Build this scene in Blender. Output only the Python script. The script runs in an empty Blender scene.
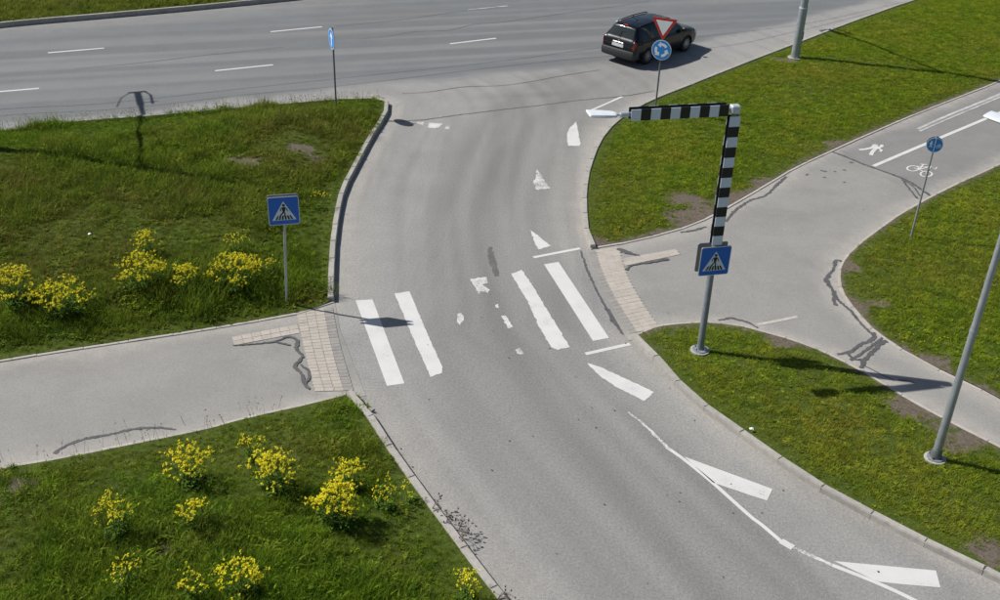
import bpy, bmesh, math, random
import numpy as np
from mathutils import Vector, Matrix
from mathutils.geometry import delaunay_2d_cdt

random.seed(7)
rng = np.random.default_rng(11)
S = bpy.context.scene
COL = S.collection

# ------------------------------------------------------------------ camera
F_PX, PITCH, ROLL, CAM_H = 1052.6, 0.52956, 0.03576, 13.09
cam_d = bpy.data.cameras.new("camera")
cam_d.sensor_fit = 'HORIZONTAL'
cam_d.sensor_width = 36.0
cam_d.lens = F_PX / 1000.0 * 36.0
cam_d.clip_start = 0.1
cam_d.clip_end = 3000.0
cam = bpy.data.objects.new("camera", cam_d)
COL.objects.link(cam)
_r0 = Vector((1, 0, 0)); _u0 = Vector((0, math.sin(PITCH), math.cos(PITCH)))
_f = Vector((0, math.cos(PITCH), -math.sin(PITCH)))
_c, _s = math.cos(ROLL), math.sin(ROLL)
_r = _c * _r0 + _s * _u0
_u = -_s * _r0 + _c * _u0
M4 = Matrix((( _r.x, _u.x, -_f.x, 0), (_r.y, _u.y, -_f.y, 0), (_r.z, _u.z, -_f.z, CAM_H), (0, 0, 0, 1)))
cam.matrix_world = M4
S.camera = cam

# ------------------------------------------------------------------ sun, sky, exposure
SUN_AZ, SUN_EL = -0.2433, 0.8116            # direction the shadows run, and height of the sun
sd = bpy.data.lights.new("sun", 'SUN'); sd.energy = 4.8; sd.angle = math.radians(0.5); sd.color = (1.0, 0.965, 0.91)
sun = bpy.data.objects.new("sun", sd); COL.objects.link(sun)
_d = Vector((math.cos(SUN_AZ) * math.cos(SUN_EL), math.sin(SUN_AZ) * math.cos(SUN_EL), -math.sin(SUN_EL)))
sun.rotation_euler = _d.to_track_quat('-Z', 'Y').to_euler()
W = bpy.data.worlds.new("World"); S.world = W; W.use_nodes = True
wn = W.node_tree
bg = wn.nodes['Background']; bg.inputs[1].default_value = 0.066
sky = wn.nodes.new('ShaderNodeTexSky'); sky.sky_type = 'NISHITA'; sky.sun_disc = False
sky.sun_elevation = SUN_EL; sky.sun_rotation = math.atan2(-math.cos(SUN_AZ), -math.sin(SUN_AZ))
wn.links.new(sky.outputs[0], bg.inputs[0])
S.view_settings.view_transform = 'Standard'
S.view_settings.look = 'None'
S.view_settings.exposure = 0.20
S.view_settings.gamma = 1.0

SUND = np.array([math.cos(SUN_AZ), math.sin(SUN_AZ)])
KSH = 1 / math.tan(SUN_EL)

def gp(x, y, h=0.0):
    """point of the place that the photograph shows at (x, y), at height h above the road"""
    u = x - 500; v = y - 300
    u2 = u * _c + v * _s; v2 = -u * _s + v * _c
    d = np.array([u2, F_PX * math.cos(PITCH) - v2 * math.sin(PITCH), -F_PX * math.sin(PITCH) - v2 * math.cos(PITCH)])
    t = (h - CAM_H) / d[2]
    return d[:2] * t

# ------------------------------------------------------------------ materials
class NT:
    def __init__(self, name):
        self.m = bpy.data.materials.new(name); self.m.use_nodes = True
        self.t = self.m.node_tree; self.b = self.t.nodes['Principled BSDF']
    def n(self, typ, **kw):
        nd = self.t.nodes.new(typ)
        for k, v in kw.items(): setattr(nd, k, v)
        return nd
    def l(self, a, b): self.t.links.new(a, b)
    def noise(self, scale, detail=4, rough=0.55, coord='pos', dist=0.0):
        nd = self.n('ShaderNodeTexNoise'); nd.inputs['Scale'].default_value = scale
        nd.inputs['Detail'].default_value = detail; nd.inputs['Roughness'].default_value = rough
        nd.inputs['Distortion'].default_value = dist
        if coord == 'pos':
            if not hasattr(self, 'g'): self.g = self.n('ShaderNodeNewGeometry')
            self.l(self.g.outputs['Position'], nd.inputs['Vector'])
        elif coord == 'obj':
            if not hasattr(self, 'tc'): self.tc = self.n('ShaderNodeTexCoord')
            self.l(self.tc.outputs['Object'], nd.inputs['Vector'])
        return nd.outputs['Fac']
    def ramp(self, fac, a, b, lo=0.0, hi=1.0):
        nd = self.n('ShaderNodeMapRange'); nd.clamp = True
        nd.inputs[1].default_value = a; nd.inputs[2].default_value = b
        nd.inputs[3].default_value = lo; nd.inputs[4].default_value = hi
        self.l(fac, nd.inputs[0]); return nd.outputs[0]
    def mix(self, fac, c1, c2, typ='MIX'):
        nd = self.n('ShaderNodeMix'); nd.data_type = 'RGBA'; nd.blend_type = typ
        for s, v in ((0, fac), (6, c1), (7, c2)):
            if isinstance(v, (int, float)): nd.inputs[s].default_value = v
            elif isinstance(v, tuple): nd.inputs[s].default_value = (*v, 1)
            else: self.l(v, nd.inputs[s])
        return nd.outputs[2]
    def math(self, op, a, b=None):
        nd = self.n('ShaderNodeMath'); nd.operation = op
        for i, v in enumerate((a, b)):
            if v is None: continue
            if isinstance(v, (int, float)): nd.inputs[i].default_value = v
            else: self.l(v, nd.inputs[i])
        return nd.outputs[0]
    def attr(self, name):
        nd = self.n('ShaderNodeAttribute'); nd.attribute_name = name; return nd.outputs['Fac']
    def bump(self, h, strength=0.4, dist=0.01):
        nd = self.n('ShaderNodeBump'); nd.inputs['Strength'].default_value = strength
        nd.inputs['Distance'].default_value = dist; self.l(h, nd.inputs['Height'])
        self.l(nd.outputs[0], self.b.inputs['Normal'])
    def out(self, col, rough=0.8, metal=0.0, spec=0.3):
        if isinstance(col, tuple): self.b.inputs['Base Color'].default_value = (*col, 1)
        else: self.l(col, self.b.inputs['Base Color'])
        if isinstance(rough, (int, float)): self.b.inputs['Roughness'].default_value = rough
        else: self.l(rough, self.b.inputs['Roughness'])
        self.b.inputs['Metallic'].default_value = metal
        self.b.inputs['Specular IOR Level'].default_value = spec
        return self.m

def simple(name, col, rough=0.6, metal=0.0, spec=0.4, var=0.12, scale=6.0, coat=0.0):
    q = NT(name)
    f = q.noise(scale, 5, 0.6, 'obj')
    c = q.mix(q.ramp(f, 0.3, 0.7), tuple(v * (1 - var) for v in col), tuple(min(1, v * (1 + var)) for v in col))
    q.out(c, q.ramp(f, 0.3, 0.7, max(0, rough - 0.06), min(1, rough + 0.06)), metal, spec)
    q.b.inputs['Coat Weight'].default_value = coat
    q.b.inputs['Coat Roughness'].default_value = 0.05
    return q.m

def asphalt_mat():
    q = NT("asphalt")
    grain = q.noise(55, 3, 0.7); grain2 = q.noise(19, 4, 0.75); blot = q.noise(0.9, 5, 0.6); big = q.noise(0.22, 4, 0.5, 'pos', 0.6)
    worn, dust, main = q.attr('worn'), q.attr('dust'), q.attr('mainroad')
    side = q.mix(q.ramp(blot, 0.25, 0.75), (0.235, 0.231, 0.222), (0.280, 0.276, 0.266))
    mroad = q.mix(q.ramp(blot, 0.25, 0.75), (0.134, 0.142, 0.147), (0.158, 0.166, 0.171))
    c = q.mix(main, side, mroad)
    wn_ = q.math('MULTIPLY', worn, q.ramp(blot, 0.2, 0.7, 0.6, 1.0))
    c = q.mix(wn_, c, (0.152, 0.148, 0.141))
    dn = q.math('MULTIPLY', dust, q.ramp(q.noise(2.2, 5, 0.65), 0.3, 0.65, 0.35, 1.0))
    c = q.mix(dn, c, (0.365, 0.338, 0.30))
    c = q.mix(q.ramp(big, 0.35, 0.7, 0.0, 0.16), c, (0.12, 0.118, 0.115))
    st = q.math('SUBTRACT', q.attr('streak'), 0.5)
    c = q.mix(q.math('MULTIPLY', q.math('MAXIMUM', st, 0.0), 0.75), c, (0.13, 0.127, 0.122))
    c = q.mix(q.math('MULTIPLY', q.math('MAXIMUM', q.math('MULTIPLY', st, -1.0), 0.0), 0.5), c, (0.34, 0.33, 0.31))
    g = q.ramp(grain, 0.25, 0.75, 0.58, 1.42)
    g2 = q.ramp(grain2, 0.25, 0.75, 0.70, 1.3)
    gm = q.math('MULTIPLY', g, g2)
    cm = q.n('ShaderNodeCombineColor')
    for i in range(3): q.l(gm, cm.inputs[i])
    c = q.mix(1.0, c, cm.outputs[0], 'MULTIPLY')
    q.bump(grain, 0.35, 0.006)
    return q.out(c, 0.88, 0, 0.25)

def path_mat(name, base, base2):
    q = NT(name)
    grain = q.noise(60, 3, 0.7); g2 = q.noise(22, 4, 0.7); blot = q.noise(0.7, 5, 0.6, 'pos', 0.4)
    c = q.mix(q.ramp(blot, 0.25, 0.75), base, base2)
    c = q.mix(q.ramp(q.noise(0.45, 6, 0.7, 'pos', 1.2), 0.5, 0.72, 0, 0.28), c, tuple(v * .62 for v in base))
    c = q.mix(q.ramp(q.noise(1.7, 6, 0.75, 'pos', .8), 0.62, 0.74, 0, 0.3), c, (0.36, 0.345, 0.32))
    dn = q.math('MULTIPLY', q.attr('dust'), q.ramp(q.noise(3.0, 5, 0.65), 0.3, 0.65, 0.3, 1.0))
    c = q.mix(dn, c, (0.36, 0.335, 0.30))
    gm = q.math('MULTIPLY', q.ramp(grain, 0.25, 0.75, 0.8, 1.2), q.ramp(g2, 0.25, 0.75, 0.86, 1.14))
    cm = q.n('ShaderNodeCombineColor')
    for i in range(3): q.l(gm, cm.inputs[i])
    c = q.mix(1.0, c, cm.outputs[0], 'MULTIPLY')
    q.bump(grain, 0.3, 0.005)
    return q.out(c, 0.88, 0, 0.25)

def soil_mat():
    q = NT("soil")
    a = q.noise(1.1, 5, 0.6); b = q.noise(14, 5, 0.7); bare = q.attr('bare')
    green = q.mix(q.ramp(b, 0.3, 0.7), (0.036, 0.056, 0.010), (0.090, 0.118, 0.018))
    brown = q.mix(q.ramp(b, 0.25, 0.75), (0.070, 0.056, 0.042), (0.19, 0.158, 0.125))
    c = q.mix(q.math('MAXIMUM', q.ramp(q.math('ADD', bare, q.math('MULTIPLY', q.math('SUBTRACT', q.noise(6.5, 6, 0.7), 0.5), 1.3)), 0.35, 0.6), q.ramp(a, 0.55, 0.8, 0, 0.35)), green, brown)
    q.bump(b, 0.8, 0.04)
    return q.out(c, 0.95, 0, 0.1)

def grass_mat(name, dark, light, dry, drymul=0.5, scale=0.5, transl=0.3):
    q = NT(name)
    big = q.noise(scale, 5, 0.6, 'pos', 0.5); mid = q.noise(scale * 5.5, 4, 0.6)
    oi = q.n('ShaderNodeObjectInfo').outputs['Random']
    c = q.mix(q.ramp(mid, 0.38, 0.62), dark, light)
    c = q.mix(q.ramp(q.noise(scale * 2.3, 4, 0.65), 0.56, 0.70, 0, 0.75), c, tuple(v * f for v, f in zip(dark, (0.62, 0.85, 1.6))))
    c = q.mix(q.math('MULTIPLY', q.ramp(big, 0.48, 0.72), drymul), c, dry)
    c = q.mix(q.math('MULTIPLY', q.ramp(oi, 0.6, 1.0), 0.45), c, dry)
    ia = q.n('ShaderNodeAttribute'); ia.attribute_type = 'INSTANCER'; ia.attribute_name = 'dry'
    c = q.mix(q.math('MULTIPLY', ia.outputs['Fac'], q.ramp(q.noise(7, 4, 0.7), 0.35, 0.6, 0.1, 1.0)), c, tuple(v * f for v, f in zip(dry, (0.80, 0.66, 1.1))))
    v3 = q.n('ShaderNodeTexWhiteNoise'); v3.noise_dimensions = '1D'; q.l(oi, v3.inputs['W'])
    fine = q.noise(9, 3, 0.6)
    vv = q.math('MULTIPLY', q.ramp(v3.outputs['Value'], 0, 1, 0.55, 1.6), q.ramp(fine, 0.3, 0.7, 0.65, 1.4))
    cm = q.n('ShaderNodeCombineColor')
    for i in range(3): q.l(vv, cm.inputs[i])
    c = q.mix(1.0, c, cm.outputs[0], 'MULTIPLY')
    c = q.mix(q.math('MULTIPLY', q.attr('tone'), 0.5), c, tuple(v * 1.6 for v in light))
    tr = q.n('ShaderNodeBsdfTranslucent'); q.l(c, tr.inputs[0])
    ms = q.n('ShaderNodeMixShader'); ms.inputs[0].default_value = transl
    q.out(c, 0.8, 0, 0.06)
    o = q.t.nodes['Material Output']
    q.l(q.b.outputs[0], ms.inputs[1]); q.l(tr.outputs[0], ms.inputs[2]); q.l(ms.outputs[0], o.inputs[0])
    return q.m

def concrete_mat(name, c1, c2, scale=9):
    q = NT(name)
    a = q.noise(scale, 6, 0.65); b = q.noise(90, 3, 0.6)
    oi = q.n('ShaderNodeObjectInfo').outputs['Random']
    c = q.mix(q.ramp(a, 0.3, 0.7), c1, c2)
    c = q.mix(q.ramp(oi, 0, 1, 0.0, 0.35), c, tuple(v * 0.72 for v in c1))
    c = q.mix(q.ramp(q.noise(2.3, 5, 0.7), 0.55, 0.75, 0, 0.45), c, tuple(v * 0.55 for v in c1))
    q.bump(b, 0.3, 0.004)
    return q.out(c, 0.9, 0, 0.2)

def paint_mat(name, wear_lo, wear_hi, col=(0.575, 0.57, 0.55)):
    q = NT(name)
    a = q.noise(26, 6, 0.75); b = q.noise(2.1, 4, 0.6); f = q.noise(70, 2, 0.6)
    w = q.math('ADD', q.math('MULTIPLY', a, 0.62), q.math('MULTIPLY', b, 0.38))
    c = q.mix(q.ramp(b, 0.3, 0.7), tuple(v * 0.9 for v in col), col)
    c = q.mix(q.ramp(w, wear_lo, wear_hi), (0.2, 0.193, 0.182), c)
    q.bump(f, 0.2, 0.003)
    return q.out(c, 0.7, 0, 0.3)

MA = {}
MA['asphalt'] = asphalt_mat()
MA['path'] = path_mat("path_asphalt", (0.228, 0.220, 0.206), (0.270, 0.261, 0.245))
MA['path2'] = path_mat("cycle_path_asphalt", (0.190, 0.184, 0.178), (0.225, 0.218, 0.210))
MA['soil'] = soil_mat()
MA['grass_d'] = grass_mat("meadow_grass", (0.058, 0.122, 0.010), (0.138, 0.212, 0.013), (0.200, 0.172, 0.036), 0.75, 0.38, 0.35)
MA['grass_r'] = grass_mat("lawn_grass", (0.104, 0.186, 0.012), (0.198, 0.262, 0.015), (0.290, 0.250, 0.036), 0.75, 0.45, 0.4)
MA['grass_far'] = grass_mat("verge_grass", (0.130, 0.165, 0.018), (0.180, 0.210, 0.030), (0.240, 0.225, 0.060), 0.6, 0.4, 0.4)
MA['straw'] = simple("dry_grass_stalk", (0.36, 0.32, 0.22), 0.8)
MA['kerb'] = concrete_mat("kerb_concrete", (0.30, 0.282, 0.255), (0.42, 0.40, 0.365))
MA['edging'] = concrete_mat("edging_concrete", (0.36, 0.33, 0.29), (0.47, 0.44, 0.40))
MA['brick'] = concrete_mat("cream_paver", (0.38, 0.345, 0.30), (0.45, 0.41, 0.365), 14)
MA['brick_grey'] = concrete_mat("grey_paver", (0.25, 0.235, 0.22), (0.31, 0.295, 0.275), 14)
MA['joint'] = simple("joint_sand", (0.24, 0.22, 0.195), 0.95)
MA['paint'] = paint_mat("road_paint", 0.33, 0.42)
MA['paint_worn'] = paint_mat("worn_road_paint", 0.42, 0.52)
MA['paint_faded'] = paint_mat("faded_road_paint", 0.36, 0.56, (0.52, 0.51, 0.49))
MA['bitumen'] = simple("bitumen_seal", (0.085, 0.084, 0.085), 0.75, var=0.25, scale=5)
MA['crack'] = simple("road_crack", (0.10, 0.097, 0.094), 0.9)
MA['stain'] = simple("oil_stain", (0.115, 0.112, 0.108), 0.7, var=0.2, scale=4)
MA['galv'] = simple("galvanised_steel", (0.35, 0.38, 0.41), 0.5, 0.55, 0.5, 0.12, 5)
MA['steel_grey'] = simple('grey_coated_steel', (0.21, 0.235, 0.26), 0.5, 0.35, 0.5, 0.15, 5)
MA['galv_light'] = simple("pale_steel", (0.55, 0.60, 0.65), 0.45, 0.4, 0.5, 0.08, 4)
MA['galv_dark'] = simple("weathered_steel", (0.16, 0.17, 0.18), 0.6, 0.5, 0.5, 0.15, 5)
MA['white_refl'] = simple("white_reflective_sheet", (0.62, 0.68, 0.76), 0.45, 0, 0.5, 0.04, 3)
MA['white'] = simple("white_sheet", (0.78, 0.80, 0.82), 0.5, 0, 0.4, 0.03, 3)
MA['black'] = simple("black_sheet", (0.012, 0.012, 0.013), 0.45, 0, 0.4, 0.1, 3)
MA['blue'] = simple("blue_sheet", (0.012, 0.125, 0.52), 0.4, 0, 0.5, 0.06, 3)
MA['blue_l'] = simple("light_blue_sheet", (0.020, 0.24, 0.68), 0.4, 0, 0.5, 0.06, 3)
MA['red'] = simple("red_sheet", (0.50, 0.022, 0.018), 0.45, 0, 0.5, 0.06, 3)
MA['alu'] = simple("sign_back_aluminium", (0.30, 0.31, 0.32), 0.5, 0.6, 0.5, 0.08, 3)
MA['lamp_shell'] = simple("lamp_housing", (0.72, 0.76, 0.79), 0.4, 0.1, 0.5, 0.06, 5)
MA['lamp_glass'] = simple("lamp_glass", (0.55, 0.6, 0.62), 0.15, 0, 0.6, 0.05, 5)
MA['foot'] = concrete_mat("foundation_concrete", (0.34, 0.335, 0.32), (0.45, 0.44, 0.42))
MA['car'] = simple("black_car_paint", (0.003, 0.0038, 0.0055), 0.25, 0.0, 0.15, 0.15, 2, coat=0.5)
MA['car_plastic'] = simple("dark_plastic", (0.028, 0.029, 0.031), 0.5, 0, 0.4)
MA['car_glass'] = simple("dark_glass", (0.008, 0.016, 0.018), 0.05, 0, 0.5, 0.1, 1)
MA['rubber'] = simple("tyre_rubber", (0.014, 0.014, 0.014), 0.85)
MA['rim'] = simple("alloy", (0.40, 0.41, 0.42), 0.35, 0.7, 0.5)
MA['tail'] = simple("tail_lamp_red", (0.30, 0.012, 0.016), 0.15, 0, 0.6, 0.1, 20, coat=0.6)
MA['clear'] = simple("lamp_clear", (0.55, 0.56, 0.57), 0.12, 0.2, 0.6)
MA['chrome'] = simple("chrome", (0.75, 0.75, 0.76), 0.12, 1.0, 0.5)
MA['flower'] = simple("yellow_petal", (0.80, 0.69, 0.015), 0.6, 0, 0.2, 0.12, 3)
MA['stem'] = simple("plant_stem", (0.10, 0.16, 0.03), 0.8, 0, 0.06, 0.2, 3)
MA['leaf'] = simple("plant_leaf", (0.075, 0.135, 0.018), 0.8, 0, 0.06, 0.3, 3)
MA['twig'] = simple("dry_twig", (0.17, 0.14, 0.12), 0.85)
MA['wire'] = simple("contact_wire", (0.10, 0.08, 0.06), 0.5, 0.6)

# ------------------------------------------------------------------ object helpers
def link(o, parent=None):
    COL.objects.link(o)
    if parent is not None: o.parent = parent
    return o
def tag(o, label=None, cat=None, group=None, kind=None):
    if label: o['label'] = label
    if cat: o['category'] = cat
    if group: o['group'] = group
    if kind: o['kind'] = kind
    return o
def empty(name, loc=(0, 0, 0), rz=0.0):
    o = bpy.data.objects.new(name, None); COL.objects.link(o)
    o.location = loc; o.rotation_euler = (0, 0, rz); o.empty_display_size = 0.3
    return o

class MB:
    """collects primitive shapes into one mesh"""
    def __init__(self): self.v = []; self.f = []; self.mi = []; self.cur = 0
    def add(self, vs, fs):
        o = len(self.v); self.v.extend([tuple(map(float, p)) for p in vs])
        for f in fs: self.f.append([o + i for i in f]); self.mi.append(self.cur)
        return self
    def box(self, c, s, rot=None, taper=1.0):
        x, y, z = (q / 2 for q in s); t = taper
        vs = [Vector(p) for p in ((-x, -y, -z), (x, -y, -z), (x, y, -z), (-x, y, -z), (-x * t, -y * t, z), (x * t, -y * t, z), (x * t, y * t, z), (-x * t, y * t, z))]
        if rot is not None: vs = [rot @ p for p in vs]
        return self.add([p + Vector(c) for p in vs], [(3, 2, 1, 0), (4, 5, 6, 7), (0, 1, 5, 4), (1, 2, 6, 5), (2, 3, 7, 6), (3, 0, 4, 7)])
    def tube(self, pts, rad, n=10, cap=True):
        pts = [Vector(p) for p in pts]
        if not hasattr(rad, '__len__'): rad = [rad] * len(pts)
        rings = []; prev = None
        for i, p in enumerate(pts):
            t = (pts[min(i + 1, len(pts) - 1)] - pts[max(i - 1, 0)]).normalized()
            if prev is None:
                a = Vector((0, 0, 1)) if abs(t.z) < 0.9 else Vector((1, 0, 0))
                u = t.cross(a).normalized()
            else:
                u = (prev - t * prev.dot(t)).normalized()
            prev = u; w = t.cross(u)
            rings.append([p + (u * math.cos(2 * math.pi * k / n) + w * math.sin(2 * math.pi * k / n)) * rad[i] for k in range(n)])
        vs = [q for r in rings for q in r]; fs = []
        for i in range(len(pts) - 1):
            for k in range(n):
                a = i * n + k; b = i * n + (k + 1) % n
                fs.append((a, b, b + n, a + n))
        if cap:
            fs.append(tuple(reversed(range(n)))); fs.append(tuple((len(pts) - 1) * n + k for k in range(n)))
        return self.add(vs, fs)
    def prism(self, poly, z0, z1, tf=None):
        """polygon in (x, y), extruded from z0 to z1; tf maps a Vector to its place"""
        n = len(poly); vs = [Vector((p[0], p[1], z0)) for p in poly] + [Vector((p[0], p[1], z1)) for p in poly]
        if tf: vs = [tf(p) for p in vs]
        fs = [tuple(reversed(range(n))), tuple(range(n, 2 * n))] + [(i, (i + 1) % n, n + (i + 1) % n, n + i) for i in range(n)]
        return self.add(vs, fs)
    def build(self, name, mat, parent=None, smooth=False, bevel=0):
        me = bpy.data.meshes.new(name); me.from_pydata(self.v, [], self.f)
        for m in (mat if isinstance(mat, (list, tuple)) else [mat]): me.materials.append(MA[m] if isinstance(m, str) else m)
        if any(self.mi): me.polygons.foreach_set('material_index', self.mi)
        bm = bmesh.new(); bm.from_mesh(me)
        bmesh.ops.recalc_face_normals(bm, faces=bm.faces)
        if bevel: bmesh.ops.bevel(bm, geom=bm.edges[:], offset=bevel, segments=1, affect='EDGES', clamp_overlap=True)
        bm.to_mesh(me); bm.free()
        if smooth:
            me.shade_smooth()
            me.set_sharp_from_angle(angle=math.radians(40))
        return link(bpy.data.objects.new(name, me), parent)

def stroke(pts, w, closed=False):
    """outline polygon of a thick line"""
    P = [np.array(p, float) for p in pts]; L = []; Rr = []
    for i, p in enumerate(P):
        if closed: a, b = P[i - 1], P[(i + 1) % len(P)]
        else: a, b = P[max(i - 1, 0)], P[min(i + 1, len(P) - 1)]
        t = (b - a) / max(1e-9, np.linalg.norm(b - a)); n = np.array([-t[1], t[0]])
        ww = w[i] if hasattr(w, '__len__') else w
        L.append(p + n * ww / 2); Rr.append(p - n * ww / 2)
    return L + Rr[::-1]

def catmull(P, step=0.25):
    """smooth curve through points of any dimension, resampled evenly"""
    P = np.array(P, float)
    if len(P) == 2: Q = P
    else:
        E = np.vstack([2 * P[0] - P[1], P, 2 * P[-1] - P[-2]]); out = []
        for i in range(1, len(E) - 2):
            a, b, c, d = E[i - 1], E[i], E[i + 1], E[i + 2]
            for t in np.linspace(0, 1, 12, endpoint=False):
                out.append(0.5 * ((2 * b) + (c - a) * t + (2 * a - 5 * b + 4 * c - d) * t * t + (3 * b - a - 3 * c + d) * t ** 3))
        out.append(P[-1]); Q = np.array(out)
    L = np.concatenate([[0], np.cumsum(np.linalg.norm(np.diff(Q, axis=0), axis=1))])
    n = max(2, int(round(L[-1] / step)) + 1); s = np.linspace(0, L[-1], n)
    return np.stack([np.interp(s, L, Q[:, k]) for k in range(Q.shape[1])], axis=1)

def pdist(pts, poly, chunk=4000):
    """distance of each point to an open polyline"""
    A = poly[:-1]; B = poly[1:]; d = B - A; dd = (d * d).sum(1) + 1e-12
    out = np.empty(len(pts))
    for i in range(0, len(pts), chunk):
        p = pts[i:i + chunk, None, :] - A[None]
        t = np.clip((p * d[None]).sum(2) / dd[None], 0, 1)
        out[i:i + chunk] = np.sqrt(((p - t[..., None] * d[None]) ** 2).sum(2).min(1))
    return out
def inside(pts, poly):
    x, y = pts[:, 0], pts[:, 1]; r = np.zeros(len(pts), bool); n = len(poly)
    for i in range(n):
        a, b = poly[i], poly[(i + 1) % n]
        if a[1] == b[1]: continue
        m = ((a[1] > y) != (b[1] > y)) & (x < (b[0] - a[0]) * (y - a[1]) / (b[1] - a[1]) + a[0])
        r ^= m
    return r
def sstep(x, a, b):
    t = np.clip((x - a) / (b - a), 0, 1); return t * t * (3 - 2 * t)

# ------------------------------------------------------------------ outlines of the lawns, traced on the ground
def seg(kind, pts, h=0.0): return kind, [gp(p[0], p[1], p[2] if len(p) > 2 else h) for p in pts]
LAWNS = {
 'nw': [seg('kerb', [(-330, 180), (-130, 150), (0, 131), (60, 122), (140, 116), (230, 108), (310, 101), (350, 98), (372, 98)], 0.12),
        seg('kerb', [(372, 98), (384, 101), (390, 108), (385, 121), (374, 138), (358, 168), (345, 195), (338, 230), (335, 265), (334, 302)]),
        seg('edge', [(334, 302), (318, 309), (297, 314), (230, 326), (150, 338.5), (60, 352), (0, 361.5), (-130, 384), (-330, 419)])],
 'sw': [seg('edge', [(-330, 533), (-130, 494), (0, 469), (60, 459), (140, 443), (200, 431), (240, 420), (290, 409), (335, 398), (352, 394)]),
        seg('kerb', [(352, 394), (361, 398), (372, 416), (395, 452), (430, 500), (470, 554), (507, 602), (570, 680)]),
        seg('none', [(570, 680), (200, 760), (-130, 760), (-330, 700), (-330, 533)])],
 'ne': [seg('edge', [(1330, -66), (1130, 23), (1000, 81), (960, 97), (900, 121), (830, 152), (790, 171), (760, 189), (700, 222), (640, 240), (590, 249)]),
        seg('kerb', [(590, 249), (584.5, 238), (582, 215), (582.5, 190), (588, 165), (600, 139), (620, 119), (650, 102), (690, 86), (740, 66), (800, 43), (860, 20), (925, -2), (1060, -42), (1210, -86)])],
 'e': [seg('edge', [(1330, 602), (1130, 480), (1000, 401), (930, 366), (880, 336), (855, 311), (841, 290), (840, 268), (853, 250), (880, 229), (910, 209), (960, 183), (1000, 165), (1130, 103), (1330, 8)])],
 'se': [seg('kerb', [(1330, 770), (1130, 657), (1000, 584), (962, 567), (912, 541.5), (862, 515), (830, 498), (800, 480), (760, 452), (725, 427), (700, 409), (675, 386.5), (650, 357.5), (630, 338)]),
        seg('edge', [(630, 338), (640, 334), (660, 326.5), (700, 323), (730, 325), (760, 331.5), (810, 347), (860, 371), (910, 401), (960, 428), (1000, 448), (1130, 514), (1330, 615)])],
 'far': [seg('kerb', [(-400, 74), (-170, 47), (0, 28), (100, 19), (190, 11), (300, 0), (430, -14), (620, -36), (900, -76)])],
}
KW = 0.15
LAWN_Z = dict(nw=(0.11, 0.28), sw=(0.09, 0.22), ne=(0.09, 0.07), e=(0.05, 0.05), se=(0.09, 0.06), far=(0.14, 0.17))
RING = {}
EDGE_LINES = []     # (lawn, kind, resampled line)
for k, segs in LAWNS.items():
    ring = []
    for kind, P in segs:
        c = catmull(P, 0.25); EDGE_LINES.append((k, kind, c))
        ring.extend(c[:-1] if np.linalg.norm(c[-1] - segs[(segs.index((kind, P)) + 1) % len(segs)][1][0]) < 0.05 else c)
    if k == 'far':
        for p in ((620, -60), (200, -75), (-420, -20)): ring.append(gp(*p))
    ring = np.array(ring)
    area = 0.5 * np.sum(ring[:, 0] * np.roll(ring[:, 1], -1) - np.roll(ring[:, 0], -1) * ring[:, 1])
    RING[k] = ring if area > 0 else ring[::-1]

def vnoise(p, s, seed=0):
    """cheap smooth noise in 0..1"""
    r = np.random.default_rng(seed); g = r.random((64, 64)); q = p * s; i = np.floor(q).astype(int); f = q - i; f = f * f * (3 - 2 * f)
    a = g[i[:, 0] % 64, i[:, 1] % 64]; b = g[(i[:, 0] + 1) % 64, i[:, 1] % 64]; c = g[i[:, 0] % 64, (i[:, 1] + 1) % 64]; d = g[(i[:, 0] + 1) % 64, (i[:, 1] + 1) % 64]
    return (a * (1 - f[:, 0]) + b * f[:, 0]) * (1 - f[:, 1]) + (c * (1 - f[:, 0]) + d * f[:, 0]) * f[:, 1]

BARE = dict(nw=[(244, 161, .6), (298, 146, .45), (318, 155, .35), (330, 125, .35), (278, 120, .3), (352, 190, .35)], sw=[(170, 545, .35), (15, 478, .4)],
            ne=[(688, 196, .6), (692, 212, .7), (600, 243, .8), (660, 233, .6), (745, 193, .8), (770, 178, .5), (840, 140, .6), (785, 58, .5)],
            se=[(785, 335, .45), (897, 399, .35), (915, 408, .38), (935, 420, .3), (995, 548, .4), (640, 345, .3), (960, 440, .5)],
            e=[(848, 300, .5), (845, 262, .5), (878, 298, .3), (980, 388, .35), (940, 355, .3), (905, 345, .25)], far=[])
def lawn_fields(k, P):
    dk = np.full(len(P), 99.0); de = np.full(len(P), 99.0)
    for kk, kind, c in EDGE_LINES:
        if kk != k: continue
        d = pdist(P, c)
        if kind == 'none': continue
        if kind == 'kerb': dk = np.minimum(dk, d)
        else: de = np.minimum(de, d)
    zk, rise = LAWN_Z[k]
    zb = (zk * de + 0.035 * dk) / (de + dk + 1e-9)
    d = np.minimum(dk, de)
    z = zb + rise * sstep(d, 0.15, 2.6) + (vnoise(P, 1.1, 3) - .5) * 0.05 * sstep(d, .2, 1)
    bare = np.zeros(len(P))
    for x, y, r in BARE[k]:
        c = gp(x, y, 0.15 + rise * .7); n = 0.55 + 0.9 * vnoise(P, 2.3, 9)
        bare = np.maximum(bare, 1 - sstep(np.hypot((P[:, 0] - c[0]) / 1.35, P[:, 1] - c[1]) / (r * n), 0.55, 1.0))
    strip = 0.58 * (1 - sstep(de, 0.05, 0.18 + 0.45 * vnoise(P, 0.8, 4)))
    if k in ('nw', 'sw'): strip *= 0.35
    if k == 'far': strip *= 0
    bare = np.maximum(bare, strip)
    return z, dk, de, bare
def zat(k, p): return float(lawn_fields(k, np.array([p]))[0][0])

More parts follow.
